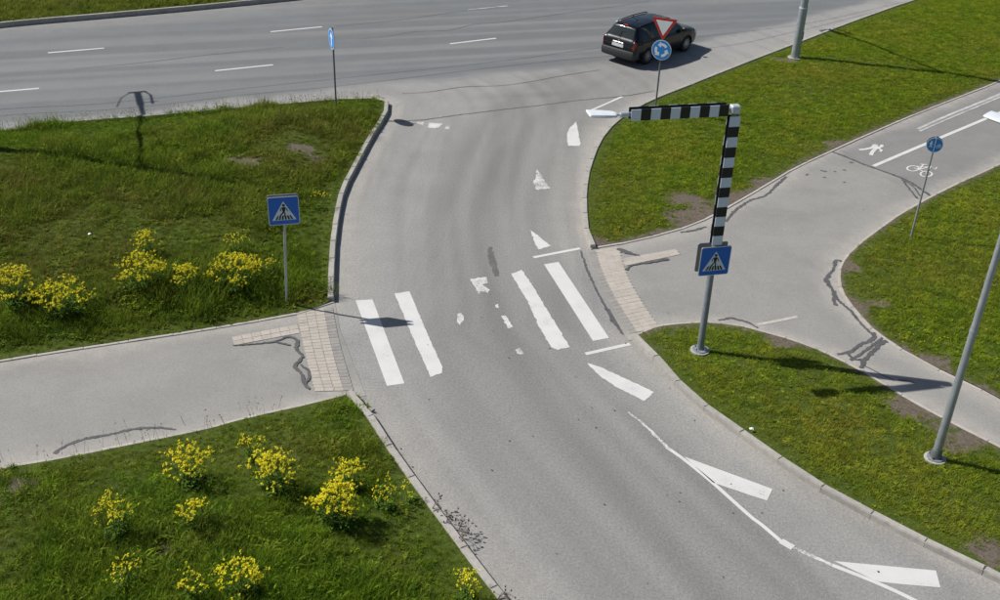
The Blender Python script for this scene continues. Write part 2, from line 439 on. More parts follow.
LAWN_LABEL = dict(nw="large dark meadow lawn left of the curved road, behind the left crossing path", sw="dark meadow lawn at the lower left corner with yellow flowers",
                  ne="large green lawn between the main road and the cycle path", e="small lawn at the right edge enclosed by the curving path",
                  se="strip of lawn between the curved road and the right hand path", far="grass verge beyond the far kerb of the main road")
GRASS_BASE = {}
edge_top = [c for kk, kd, c in EDGE_LINES if kk == 'nw' and kd == 'kerb'][0]
for k, ring in RING.items():
    n = len(ring); t = np.roll(ring, -1, 0) - np.roll(ring, 1, 0); t /= np.linalg.norm(t, axis=1)[:, None] + 1e-9
    rin = ring + np.stack([-t[:, 1], t[:, 0]], 1) * 0.04
    mn, mx = rin.min(0), rin.max(0); st = 0.3
    gx, gy = np.meshgrid(np.arange(mn[0], mx[0], st), np.arange(mn[1], mx[1], st)); G = np.stack([gx.ravel(), gy.ravel()], 1)
    G += rng.uniform(-.08, .08, G.shape)
    G = G[inside(G, rin)]; G = G[pdist(G, np.vstack([rin, rin[:1]])) > 0.12]
    allp = [Vector(p) for p in np.vstack([rin, G])]
    res = delaunay_2d_cdt(allp, [], [list(range(n))], 1, 1e-5)
    P = np.array([tuple(v) for v in res[0]])
    z, dk, de, bare = lawn_fields(k, P)
    me = bpy.data.meshes.new("lawn"); me.from_pydata([(p[0], p[1], zz) for p, zz in zip(P, z)], [], [list(f) for f in res[2]])
    nv = len(P)
    def fattr(m, name, val):
        a = m.attributes.new(name, 'FLOAT', 'POINT'); a.data.foreach_set('value', np.asarray(val, np.float32))
    fattr(me, 'bare', np.clip(bare, 0, 1))
    patch = vnoise(P, 0.45, 21) * .6 + vnoise(P, 1.3, 22) * .4
    d = np.minimum(dk - KW - .03, de - 0.05)
    dens = sstep(d, 0.03, 0.16) * np.clip(1 - 0.97 * sstep(bare + (vnoise(P, 3.1, 77) - .5) * .7, .25, .75), 0, 1)
    if k in ('nw', 'sw'):
        tall = 0.55 + 0.9 * sstep(patch, .40, .72)
        if k == 'nw':
            c1 = gp(190, 290, .3); tall += 0.5 * np.exp(-((P[:, 0] - c1[0]) ** 2 / 30 + (P[:, 1] - c1[1]) ** 2 / 4))
            c2 = gp(90, 225, .3); low = np.exp(-((P[:, 0] - c2[0]) ** 2 / 14 + (P[:, 1] - c2[1]) ** 2 / 5))
            c3 = gp(300, 140, .3); low = np.exp(-((P[:, 0] - c3[0]) ** 2 / 6 + (P[:, 1] - c3[1]) ** 2 / 14)); dens *= 1 - .15 * low
        dens *= 0.78 + 0.22 * sstep(patch, .25, .5)
    else:
        tall = 0.75 + 0.5 * patch; dens *= 0.75 + 0.25 * sstep(patch, .25, .5)
    near = 0.5 + 0.5 * sstep(d, .05, .55)
    if k == 'nw':
        dtop = pdist(P, edge_top); near = np.where(dtop < 1.2, 1.25 - .25 * sstep(dtop, .2, 1.2), np.maximum(near, .7 * (dk < de))); dens = np.where(dtop < .5, sstep(dtop, -.02, .06), dens)
    tall = tall * near
    dry = np.zeros(len(P))
    for x, y, rx, ry, a in dict(nw=[(60, 240, 4.5, 3.2, 1.0), (150, 215, 3.5, 2.4, .9), (300, 145, 2.4, 4.5, 1.0), (20, 190, 3, 2, .8), (345, 220, 1, 3, .5)], sw=[(300, 452, 1.2, .8, .5), (170, 545, 1.0, .6, .6), (20, 520, 1.5, .8, .4)], ne=[(605, 190, .9, 3.5, .8), (780, 75, 6, 1.5, .4)], se=[(800, 420, 3, 1.6, .5), (930, 520, 2, 1.2, .5)], e=[(940, 260, 3, 1.6, .5)], far=[]).get(k):
        c = gp(x, y, .2); dry = np.maximum(dry, a * np.exp(-((P[:, 0] - c[0]) / rx) ** 2 - ((P[:, 1] - c[1]) / ry) ** 2))
    dry = np.clip(dry * (.35 + 1.3 * vnoise(P, 1.9, 91)) + .35 * (1 - sstep(de, .1, 1.0)), 0, 1)
    fattr(me, 'dry', dry)
    fattr(me, 'dens', dens); fattr(me, 'tall', tall)
    me.materials.append(MA['soil'])
    o = link(bpy.data.objects.new("lawn", me)); me.shade_smooth()
    tag(o, LAWN_LABEL[k], None, None, 'structure')
    GRASS_BASE[k] = me

# ------------------------------------------------------------------ ground, road, paths
def sheet(name, x0, x1, y0, y1, z, mat, label):
    b = MB(); b.add([(x0, y0, z), (x1, y0, z), (x1, y1, z), (x0, y1, z)], [(0, 1, 2, 3)])
    return tag(b.build(name, mat), label, None, None, 'structure')
sheet("ground", -900, 900, -300, 1500, -0.06, 'soil', "earth under the whole junction")

def grid_mesh(name, xs, ys, z, mat, fields, keep=None):
    gx, gy = np.meshgrid(xs, ys); P = np.stack([gx.ravel(), gy.ravel()], 1); nx = len(xs); ny = len(ys)
    i = np.arange(nx * ny).reshape(ny, nx)
    q = np.stack([i[:-1, :-1].ravel(), i[:-1, 1:].ravel(), i[1:, 1:].ravel(), i[1:, :-1].ravel()], 1)
    me = bpy.data.meshes.new(name)
    me.vertices.add(len(P)); me.vertices.foreach_set('co', np.column_stack([P, np.full(len(P), z)]).astype(np.float32).ravel())
    me.loops.add(q.size); me.loops.foreach_set('vertex_index', q.ravel().astype(np.int32))
    me.polygons.add(len(q)); me.polygons.foreach_set('loop_start', np.arange(0, q.size, 4, dtype=np.int32))
    me.update(calc_edges=True)
    for nme, v in fields(P).items():
        a = me.attributes.new(nme, 'FLOAT', 'POINT'); a.data.foreach_set('value', v.astype(np.float32))
    me.materials.append(MA[mat]); me.validate()
    return link(bpy.data.objects.new(name, me))

KERB_LINES = {(k): [c for kk, kind, c in EDGE_LINES if kk == k and kind == 'kerb'] for k in LAWNS}
lane_px = [(700, 640), (600, 520), (520, 430), (470, 330), (462, 250), (480, 180), (505, 130), (560, 85), (640, 62)]
CENTER = catmull([gp(*p) for p in lane_px], 0.4)
lane2 = catmull([gp(*p) for p in [(800, 640), (700, 530), (600, 420), (530, 320), (505, 240), (520, 170), (560, 120), (630, 80)]], .4)
MAINB = catmull([gp(*p) for p in [(-200, 152), (0, 129), (150, 113), (250, 98), (400, 84), (500, 74), (600, 62), (700, 42), (800, 20), (900, -5)]], .5)
def road_fields(P):
    dust = np.zeros(len(P))
    for k, w0, a0 in (('nw', 1.0, 1.0), ('sw', 1.2, .8), ('ne', .75, 1.0), ('se', .8, .75), ('far', .5, .8)):
        for ci, c in enumerate(KERB_LINES[k]):
            if k == 'nw' and ci == 0: w, a = .5, .45
            else: w, a = w0, a0
            d = pdist(P, c); ww = w * (0.5 + vnoise(P, 0.6, 31))
            dust = np.maximum(dust, a * (1 - sstep(d, 0.1, ww)) * .8)
            dust = np.maximum(dust, .35 * a * (1 - sstep(d, .1, 2.6)))
    worn = np.zeros(len(P))
    for line, w, a in ((CENTER, 1.0, .75), (lane2, .9, .9)):
        d = pdist(P, line); n = vnoise(P, .5, 41)
        for off in (-.75, .75):
            worn = np.maximum(worn, a * (.55 + .45 * n) * np.exp(-((np.abs(d) - .75) / .55) ** 2))
        worn = np.maximum(worn, .45 * np.exp(-(d / 1.3) ** 2))
    d = pdist(P, MAINB); yb = np.interp(P[:, 0], MAINB[:, 0], MAINB[:, 1])
    main = sstep(P[:, 1] - yb + (vnoise(P, .8, 55) - .5) * .5, -.35, .5)
    worn = worn * (1 - .8 * main) + main * .25 * (np.sin((P[:, 1] - .30 * P[:, 0]) * 3.3) > .2) * vnoise(P, .35, 61)
    for x, y, a, bb in ((362, 20, 1.6, .5), (405, 15, 1.5, .4), (540, 95, 2, .5)):
        c = gp(x, y); worn = np.maximum(worn, .85 * np.exp(-((P[:, 0] - c[0]) / a) ** 2 - ((P[:, 1] - c[1] - .25 * (P[:, 0] - c[0])) / bb) ** 2))
    dl = np.min([pdist(P, c) for k_ in ('nw', 'sw') for c in KERB_LINES[k_][-1:]], axis=0)
    q1 = np.stack([dl * 3.1 + 7, P[:, 1] * .13 + 3], 1); q2 = np.stack([dl * 7.3 + 2, P[:, 1] * .3 + 9], 1); q3 = np.stack([(P[:, 1] - .3 * P[:, 0]) * 2.2, P[:, 0] * .06 + 20], 1)
    streak = np.where(main > .5, vnoise(q3, 1, 81), .6 * vnoise(q1, 1, 82) + .4 * vnoise(q2, 1, 83))
    return dict(streak=streak, dust=np.clip(dust, 0, 1), worn=np.clip(worn, 0, 1), mainroad=main)
road = grid_mesh("road", np.arange(-42, 42, .16), np.concatenate([np.arange(6, 48, .16), np.arange(48, 85, .3)]), 0.0, 'asphalt', road_fields)
tag(road, "grey asphalt main road and the curved side road joining it", None, None, 'structure')

def flat_poly(name, pts, z, mat, parent, fields=None, label=None):
    """flat sheet filling an outline"""
    pts = np.array(pts); mn, mx = pts.min(0), pts.max(0); st = .25
    gx, gy = np.meshgrid(np.arange(mn[0], mx[0], st), np.arange(mn[1], mx[1], st)); G = np.stack([gx.ravel(), gy.ravel()], 1)
    G = G[inside(G, pts)]
    if len(G): G = G[pdist(G, np.vstack([pts, pts[:1]])) > .08]
    res = delaunay_2d_cdt([Vector(p) for p in np.vstack([pts, G])], [], [list(range(len(pts)))], 1, 1e-6)
    P = np.array([tuple(v) for v in res[0]])
    me = bpy.data.meshes.new(name); me.from_pydata([(p[0], p[1], z) for p in P], [], [list(f) for f in res[2]])
    if fields:
        for nme, v in fields(P).items():
            a = me.attributes.new(nme, 'FLOAT', 'POINT'); a.data.foreach_set('value', v.astype(np.float32))
    me.materials.append(MA[mat])
    o = link(bpy.data.objects.new(name, me), parent)
    if label: o['label'] = label
    return o

def edge_of(k, kind): return [c for kk, kd, c in EDGE_LINES if kk == k and kd == kind]
ALL_EDGE = [c for kk, kd, c in EDGE_LINES if kd == 'edge']
def path_fields(P):
    d = np.min([pdist(P, c) for c in ALL_EDGE], axis=0)
    return dict(dust=.9 * (1 - sstep(d, .05, .3 + .7 * vnoise(P, .7, 71))))
PZ = 0.008
# left path: between the two left lawns (traced beyond the grass edges)
lp = [gp(*p) for p in [(-330, 415), (-130, 380), (0, 356), (150, 334), (297, 309), (334, 298), (340, 330), (352, 360), (366, 396), (340, 402), (290, 416), (200, 438), (140, 449), (0, 476), (-130, 500), (-330, 540)]]
path_w = flat_poly("path", lp, PZ, 'path', None, path_fields)
tag(path_w, "grey asphalt foot path on the left leading to the crossing", None, None, 'structure')
seam = [(829, 151), (845, 157), (870, 167), (905, 180), (927, 194), (935, 201)]
rp = [gp(*p) for p in [(586, 252), (640, 236), (700, 218), (760, 185), (829, 149)] + seam + [(905, 216), (880, 232), (858, 250), (846, 268), (847, 290), (860, 309), (885, 332), (935, 361), (1000, 396), (1130, 474), (1330, 596), (1330, 622), (1130, 520), (1000, 453), (960, 433), (910, 406), (860, 376), (810, 352), (760, 336), (700, 328), (660, 331), (628, 341), (611, 312), (597, 280)]]
path_e = flat_poly("path", rp, PZ, 'path', None, path_fields)
tag(path_e, "pale asphalt foot path on the right that forks towards the crossing", None, None, 'structure')
cp = [gp(*p) for p in seam + [(975, 182), (1000, 170), (1130, 110), (1330, 15), (1330, -72), (1130, 18), (1000, 76), (960, 92), (900, 116), (829, 147)]]
path_c = flat_poly("cycle_path", cp, PZ - .002, 'path2', None, path_fields)
tag(path_c, "darker asphalt shared cycle and foot path at the upper right", None, None, 'structure')

# ------------------------------------------------------------------ kerbs and path edging, stone by stone
def stone_mesh(name, w, h, bev, mat):
    b = MB(); b.box((0, 0, h / 2), (1, w, h)); o = b.build(name, mat)
    me = o.data; bpy.data.objects.remove(o)
    bm = bmesh.new(); bm.from_mesh(me)
    top = [e for e in bm.edges if all(v.co.z > h - 1e-4 for v in e.verts)]
    bmesh.ops.bevel(bm, geom=top, offset=bev, segments=2, affect='EDGES'); bm.to_mesh(me); bm.free()
    return me
KERB_ME = stone_mesh("kerb_stone", KW, 0.26, 0.015, 'kerb')
EDG_ME = stone_mesh("edging_stone", 0.085, 0.16, 0.006, 'edging')
KLAB = dict(nw="tall light kerb round the left lawn casting a dark shadow on the road", sw="low kerb along the lower left lawn", ne="rounded kerb on the left edge of the upper right lawn",
            se="kerb along the road side of the lower right lawn", far="far kerb of the main road, shaded on its near face")
ELAB = dict(nw="pale edging along the upper side of the left path", sw="pale edging along the lower side of the left path", ne="pale edging between the upper lawn and the cycle path",
            e="pale edging curving round the right hand lawn", se="pale edging along the path side of the lower right lawn")
FRAME = (-32, 34, 9.0, 62)
for k in LAWNS:
    for kind in ('kerb', 'edge'):
        lines = edge_of(k, kind)
        if not lines: continue
        root = empty("kerb" if kind == 'kerb' else "path_edging")
        tag(root, (KLAB if kind == 'kerb' else ELAB)[k], None, None, 'structure')
        ring = RING[k]
        for c in lines:
            L = np.concatenate([[0], np.cumsum(np.linalg.norm(np.diff(c, axis=0), axis=1))])
            n = int(round(L[-1] / 1.0)); s = np.linspace(0, L[-1], n + 1)
            Q = np.stack([np.interp(s, L, c[:, j]) for j in (0, 1)], 1)
            for a, b in zip(Q[:-1], Q[1:]):
                m = (a + b) / 2; t = (b - a) / np.linalg.norm(b - a); nn = np.array([-t[1], t[0]])
                if not inside(np.array([m + nn * .15]), ring)[0]: nn = -nn
                w = KW if kind == 'kerb' else .085
                p = m + nn * (w / 2 if kind == 'kerb' else -0.01)
                if not (FRAME[0] < p[0] < FRAME[1] and FRAME[2] < p[1] < FRAME[3]): continue
                o = bpy.data.objects.new("kerb_stone" if kind == 'kerb' else "edging_stone", KERB_ME if kind == 'kerb' else EDG_ME)
                top = (0.15 if k == 'nw' else 0.21 if k == 'far' else 0.13) if kind == 'kerb' else 0.03
                # kerb drops towards the crossing at the path corners
                hgt = .26 if kind == 'kerb' else .16
                o.location = (p[0], p[1], top - hgt + random.uniform(-.003, .003))
                o.rotation_euler = (random.uniform(-.012, .012), random.uniform(-.004, .004), math.atan2(t[1], t[0]) + random.uniform(-.006, .006))
                o.scale = (np.linalg.norm(b - a) - (.006 if kind == 'kerb' else .007), 1, 1)
                link(o, root)

# ------------------------------------------------------------------ paving bricks of the crossing places
def brick_mesh(mat):
    b = MB(); b.box((0, 0, 0), (1, 1, .05)); o = b.build("brick", mat); me = o.data; bpy.data.objects.remove(o)
    bm = bmesh.new(); bm.from_mesh(me)
    bmesh.ops.bevel(bm, geom=[e for e in bm.edges if all(v.co.z > 0 for v in e.verts)], offset=.012, segments=1, affect='EDGES'); bm.to_mesh(me); bm.free()
    return me
BR, BRG = brick_mesh('brick'), brick_mesh('brick_grey')
def bricks(parent, left_px, right_px, rows, cols, greycols=(), z=.020, skip=lambda r, c: False, along=False):
    A = catmull([gp(*p) for p in left_px], .02); B = catmull([gp(*p) for p in right_px], .02)
    at = lambda C, t: np.array([np.interp(t, np.linspace(0, 1, len(C)), C[:, j]) for j in (0, 1)])
    edge = [at(A, t) for t in np.linspace(0, 1, 12)] + [at(B, t) for t in np.linspace(1, 0, 12)]
    bed = flat_poly("paving_bed", edge, PZ + .005, 'joint', parent)
    for r in range(rows):
        for c in range(cols):
            if skip(r, c): continue
            u0, u1 = c / cols, (c + 1) / cols; t0, t1 = r / rows, (r + 1) / rows
            pt = lambda u, t: at(A, t) * (1 - u) + at(B, t) * u
            ctr = pt((u0 + u1) / 2, (t0 + t1) / 2)
            ex = pt(u1, (t0 + t1) / 2) - pt(u0, (t0 + t1) / 2); ey = pt((u0 + u1) / 2, t1) - pt((u0 + u1) / 2, t0)
            o = bpy.data.objects.new("brick", BRG if c in greycols else BR)
            o.location = (ctr[0], ctr[1], z - .025 + random.uniform(-.002, .002))
            o.rotation_euler = (random.uniform(-.01, .01), random.uniform(-.01, .01), (math.atan2(ey[1], ey[0]) - math.pi / 2 if along else math.atan2(ex[1], ex[0])) + random.uniform(-.012, .012))
            o.scale = (np.linalg.norm(ex) - .007, np.linalg.norm(ey) - .007, 1)
            link(o, parent)
bricks(path_w, [(296.5, 313), (302, 340), (308, 366), (315, 392)], [(333, 308), (338, 335), (345, 362), (354, 391)], 26, 4, (3,))
bricks(path_w, [(232, 337.5), (297.5, 325)], [(234.5, 346), (300, 333.5)], 7, 2, along=True)
bricks(path_e, [(588, 252), (596, 275), (610, 303), (630, 334.5)], [(618.5, 247.5), (627, 275), (641, 301), (659, 327.5)], 26, 4, (0,))
bricks(path_e, [(622.5, 259), (676, 249.5)], [(624.5, 266.5), (680, 255)], 6, 2, along=True)

# ------------------------------------------------------------------ painted markings and repairs, thin sheets on the surfaces
def mark(name, px, z, mat, parent, label=None, rough=0.0):
    pts = [gp(*p) for p in px]
    if rough:
        out = []
        for i, p in enumerate(pts):
            q = pts[(i + 1) % len(pts)]; L = np.linalg.norm(q - p); n = max(1, int(L / .07))
            for j in range(n):
                w = p + (q - p) * j / n
                out.append(w + rng.normal(0, rough, 2) * (1 if 0 < j else .3))
        pts = out
    b = MB(); b.add([(p[0], p[1], z) for p in pts], [tuple(range(len(pts)))])
    o = b.build(name, mat, parent)
    bm = bmesh.new(); bm.from_mesh(o.data); bmesh.ops.triangulate(bm, faces=bm.faces)
    if sum(f.normal.z for f in bm.faces) < 0: bmesh.ops.reverse_faces(bm, faces=bm.faces)
    bm.to_mesh(o.data); bm.free()
    if label: o['label'] = label
    return o
def line(name, px, w, z, mat, parent, label=None, wob=0.0, close=False):
    """a ribbon along points; w in metres, one value or one per point"""
    P = [list(gp(*p)) + [w[i] if hasattr(w, '__len__') else w] for i, p in enumerate(px)]
    C = catmull(P, .06 if wob else .15)
    if wob: C[:, :2] += rng.normal(0, wob, (len(C), 2)); C[:, 2] *= rng.uniform(.7, 1.3, len(C))
    A = C[:, :2]; t = np.gradient(A, axis=0); t /= np.linalg.norm(t, axis=1)[:, None] + 1e-9; nn = np.stack([-t[:, 1], t[:, 0]], 1)
    l_ = A + nn * C[:, 2:3] / 2; r_ = A - nn * C[:, 2:3] / 2; n = len(A)
    b = MB(); b.add([(p[0], p[1], z) for p in np.vstack([l_, r_])], [(i, n + i, n + i + 1, i + 1) for i in range(n - 1)])
    o = b.build(name, mat, parent)
    if o.data.polygons and sum(f.normal.z for f in o.data.polygons) < 0: o.data.flip_normals()
    if label: o['label'] = label
    return o
Z1, Z2, Z3 = .004, .008, .012
mark("zebra_stripe", [(355.5, 300.5), (372.5, 299.5), (404.5, 383.5), (387, 386)], Z1, 'paint', road)
mark("zebra_stripe", [(394.5, 293.5), (409.5, 291.5), (424, 326), (436, 353), (442.5, 367), (442, 373), (430.5, 377), (412, 335)], Z1, 'paint', road, None, .006)
mark("zebra_stripe", [(511, 273.5), (516, 272.5), (522, 270), (534, 288), (549, 313), (570, 347), (558, 350), (551, 347), (538, 325), (527, 300)], Z1, 'paint', road, None, .010)
mark("zebra_stripe", [(544, 264.5), (558.5, 262), (609, 338), (593, 341)], Z1, 'paint', road)
mark("zebra_stripe", [(470, 279), (486, 277), (488, 283), (482, 285), (490, 290), (488, 293), (480, 291), (479, 296), (475, 287)], Z1, 'paint_worn', road, "worn off stub of a zebra stripe", .012)
mark("zebra_stripe", [(501, 316), (506, 315.5), (513, 327), (508, 328.5)], Z1, 'paint_worn', road, "worn fragment of a zebra stripe", .010)
for q in ([(515, 350), (520, 348), (524, 354), (517, 354)], [(457, 314), (461, 312.5), (464, 318), (460, 325), (457, 322)], [(495, 305), (498, 304), (499, 308), (496, 308)]):
    mark("zebra_stripe", q, Z1, 'paint_worn', road, "small flake of worn zebra paint", .010)
line("edge_line", [(533.5, 257.5), (580, 248.5)], .11, Z1, 'paint', road)
line("edge_line", [(585.5, 354), (630, 344)], .11, Z1, 'paint', road)
line("edge_line", [(590, 111), (606, 104), (624, 96)], .10, Z1, 'paint', road)
mark("give_way_triangle", [(576, 122), (577.5, 127), (580.5, 146), (568, 146), (567, 133), (571, 127)], Z1, 'paint', road, None, .014)
mark("give_way_triangle", [(537, 169), (539, 172), (550, 188.5), (536.5, 190), (533, 181), (536, 178)], Z1, 'paint_worn', road, None, .016)
mark("give_way_triangle", [(530, 230), (533, 232), (551, 246), (538, 249.5), (535, 243)], Z1, 'paint', road, None, .012)
mark("give_way_triangle", [(587, 363.5), (591, 364), (600, 367), (654, 392), (644.5, 401), (615, 386.5), (600, 376)], Z1, 'paint', road, None, .007)
mark("give_way_triangle", [(684, 456.5), (772.5, 489), (767, 500.5), (748, 494.5), (713, 482.5)], Z1, 'paint', road)
mark("give_way_triangle", [(834, 561), (936, 570.5), (940.5, 587.5), (900, 584), (877.5, 581.5)], Z1, 'paint', road)
mark("give_way_triangle", [(416, 122.5), (424, 122), (423, 126)], Z1, 'paint_worn', road, None, .01)
mark("give_way_triangle", [(429, 123), (442.5, 123.5), (439, 129), (427.5, 127.5)], Z1, 'paint_worn', road, None, .012)
mark("give_way_triangle", [(446, 126), (450, 125.5), (449, 129), (445, 129)], Z1, 'paint_worn', road, "flake of a worn give way triangle", .012)
line("lane_line", [(628, 412), (640, 421), (650, 430), (660, 440), (670, 449.5)], [.04, .05, .06, .07, .08], Z1, 'paint_worn', road, "worn start of the curved white lane line", .006)
line("lane_line", [(670, 449.5), (686, 461), (713, 483), (750, 516), (762, 525), (783, 543)], .08, Z1, 'paint', road)
line("lane_line", [(781, 541), (793, 548)], .15, Z2, 'paint', road)
line("lane_line", [(791, 546.5), (812, 556), (832, 565)], .07, Z1, 'paint_worn', road, "worn stretch of the curved white lane line", .004)
line("lane_line", [(832, 565), (875, 582), (914, 600), (990, 640)], .085, Z1, 'paint', road)
for a, b in (((48, 53), (104, 48.3)), ((-14, 93), (39, 88.5)), ((215, 71), (273, 65)), ((270.5, 32), (322, 27)), ((450, 44), (496, 38.5)), ((616, 21.5), (630, 19.5))):
    line("lane_dash", [a, b], .12, Z1, 'paint', road)
line("lane_dash", [(468, 10), (508, 6)], .10, Z1, 'paint_faded', road, "faded lane dash")
# cycle path paint
line("divider_line", [(873.5, 166.5), (905, 153), (950, 134), (1000, 113), (1060, 87), (1200, 26)], .14, Z3, 'paint', path_c)
line("faded_line", [(917.5, 129.5), (950, 115), (1000, 94.5), (1060, 68), (1200, 6)], .13, Z3, 'paint_faded', path_c, "older faded line beside the divider line")
line("faded_line", [(919.5, 131.5), (952, 117.5), (1000, 97.3), (1060, 71), (1200, 9)], .09, Z3, 'paint_faded', path_c, "thin older faded line beside the divider line")
def zc(x, y): return (850 + x / 5.0, 90 + y / 5.0)
def sym(strokes, dots, name, parent, mat):
    b = MB()
    for k, (pts, w) in enumerate(strokes):
        P = [gp(*zc(*p)) for p in pts]; poly = stroke(P, w); n = len(P); zz = Z3 + .0012 * k
        b.add([(p[0], p[1], zz) for p in poly], [(i, i + 1, 2 * n - 2 - i, 2 * n - 1 - i) for i in range(n - 1)])
    for cx, cy, rx, ry in dots:
        P = [gp(*zc(cx + rx * math.cos(a), cy + ry * math.sin(a))) for a in np.linspace(0, 2 * math.pi, 14, endpoint=False)]
        b.add([(p[0], p[1], Z3 + .02 * .1) for p in P], [tuple(range(14))])
    o = b.build(name, mat, parent)
    for f in o.data.polygons:
        if f.normal.z < 0: f.flip()
    return o
sym([([(46, 301), (75, 298), (100, 293), (122, 286)], .12), ([(112, 281), (130, 287), (152, 293)], .22), ([(104, 328), (110, 314), (122, 300), (132, 292)], .13),
     ([(112, 279), (124, 276), (140, 280)], .09), ([(145, 296), (158, 303), (150, 311)], .09)], [(158, 282, 10, 7)], "pedestrian_symbol", path_c, 'paint')
def ell(cx, cy, rx, ry): return [(cx + rx * math.cos(a), cy + ry * math.sin(a)) for a in np.linspace(0, 2 * math.pi, 25)]
sym([(ell(314, 394, 29, 13), .055), (ell(381, 422, 29, 14), .055), ([(318, 392), (345, 400), (398, 386)], .055), ([(336, 384), (366, 386), (402, 388)], .05),
     ([(381, 422), (392, 400), (405, 384), (428, 401), (433, 389)], .055), ([(345, 402), (356, 388), (366, 375)], .05), ([(352, 374), (384, 376)], .06), ([(345, 402), (372, 412)], .05)], [], "bicycle_symbol", path_c, 'paint')
# bitumen seals and cracks
def seal(px, w, parent, z=Z2, wob=.010):
    w = [v * .66 for v in w] if hasattr(w, '__len__') else w * .66
    return line("bitumen_seal", px, w, z, 'bitumen', parent, None, wob)
PE, PW = path_e, path_w
seal([(726, 222), (734, 212), (750, 201), (765, 196), (777, 185), (786, 177)], [.10, .16, .12, .10, .14, .12], PE, Z3 + .002)
seal([(680, 233), (692, 231), (700, 229), (706, 227)], [.08, .14, .14, .10], PE, Z3 + .002)
seal(seam, [.10, .14, .12, .16, .14, .10], PE, Z3 + .002)
seal([(902, 180), (910, 190), (917, 199)], .10, PE, Z3 + .003)
seal([(905, 181), (914, 188), (921, 198)], .08, PE, Z3 + .004)
seal([(843, 262), (836, 261), (833, 270), (826.5, 280), (832, 290), (839, 301), (850, 311), (862, 325), (874, 336)], [.12, .16, .12, .20, .13, .12, .12, .10, .10], PE, Z3 + .002)
seal([(834, 291), (834, 300), (835, 306)], .14, PE, Z3 + .003)
seal([(875, 332), (872, 340), (860, 345), (850, 352), (837, 355)], [.13, .15, .14, .13, .10], PE, Z3 + .004)
seal([(884, 337), (868, 349), (850, 361)], .11, PE, Z3 + .005)
seal([(892, 341), (882, 343), (875, 350), (864, 361), (862, 369)], [.12, .16, .15, .16, .13], PE, Z3 + .006)
seal([(847, 352), (853, 359), (866, 361)], .10, PE, Z3 + .007)
seal([(862, 365), (880, 374), (894, 381)], .05, PE, Z3 + .002)
seal([(898, 380), (908, 381), (914, 383)], .05, PE, Z3 + .002)
seal([(914, 355), (922, 361), (942, 370), (957, 375), (975, 385), (1000, 399)], [.06, .10, .09, .10, .07, .07], PE, Z3 + .002)
seal([(718, 320.5), (730, 318.5), (742, 321), (750, 324), (758, 328.5)], [.08, .12, .12, .12, .08], PE, Z3 + .002)
line("faded_line", [(757, 325), (778, 321), (797, 317)], .10, Z3, 'edging', PE, "pale streak across the path")
seal([(581, 251), (586, 267), (594, 285), (602, 301), (610, 313), (615, 322), (624, 335)], [.07, .10, .09, .09, .13, .16, .12], road, Z1)
seal([(608, 309), (612, 317), (614, 323)], .22, road, Z1 + .001)
seal([(618, 249), (624, 252), (640, 256.5)], [.22, .26, .06], PE, Z3 + .014)
seal([(626, 270.5), (632, 266), (650, 263), (660, 261), (669, 260)], [.12, .10, .12, .22, .16], PE, Z3 + .014)
seal([(232, 346), (250, 345), (275, 342), (288, 337.5), (297, 341), (296, 349), (302, 357), (295, 367), (301, 374), (305, 385), (310, 390)], [.04, .06, .07, .09, .12, .13, .10, .13, .10, .13, .06], PW, Z3 + .014)
seal([(275, 342.5), (290, 346)], .08, PW, Z3 + .015)
seal([(300, 365), (308, 371), (309, 379), (304, 385)], .09, PW, Z3 + .016)
seal([(55, 454), (61, 449), (82, 440), (110, 435), (130, 430), (160, 428), (176, 430)], [.12, .12, .12, .10, .10, .12, .06], PW, Z3 + .002)
def crack(px, w=.06):
    w = [v * .85 for v in w]
    return line("road_crack", px, w, Z1, 'crack', road, None, .012)
crack([(75, 69), (110, 66), (150, 62), (200, 56), (250, 51), (285, 47)], [.02, .04, .05, .06, .05, .03])
crack([(357, 39.5), (390, 36), (415, 32), (440, 31), (452, 30), (475, 24.5), (500, 22.5), (537, 17.5), (575, 12), (620, 6), (650, 1)], [.03, .05, .06, .07, .08, .07, .07, .07, .06, .05, .04])
crack([(336, 26.5), (400, 20), (450, 13), (500, 7)], [.03, .05, .06, .03])
crack([(402, 94), (430, 92), (465, 87), (500, 86), (530, 82), (562, 76), (600, 70)], [.04, .05, .08, .05, .06, .08, .04])
crack([(375, 122.5), (422, 120), (460, 115), (500, 110), (535, 106), (575, 101), (625, 96), (655, 91)], [.05, .08, .08, .08, .07, .07, .09, .04])
line("patch_repair", [(490, 247), (491, 256), (494, 267), (497, 276)], [.10, .16, .15, .12], Z1, 'stain', road, None, .012)
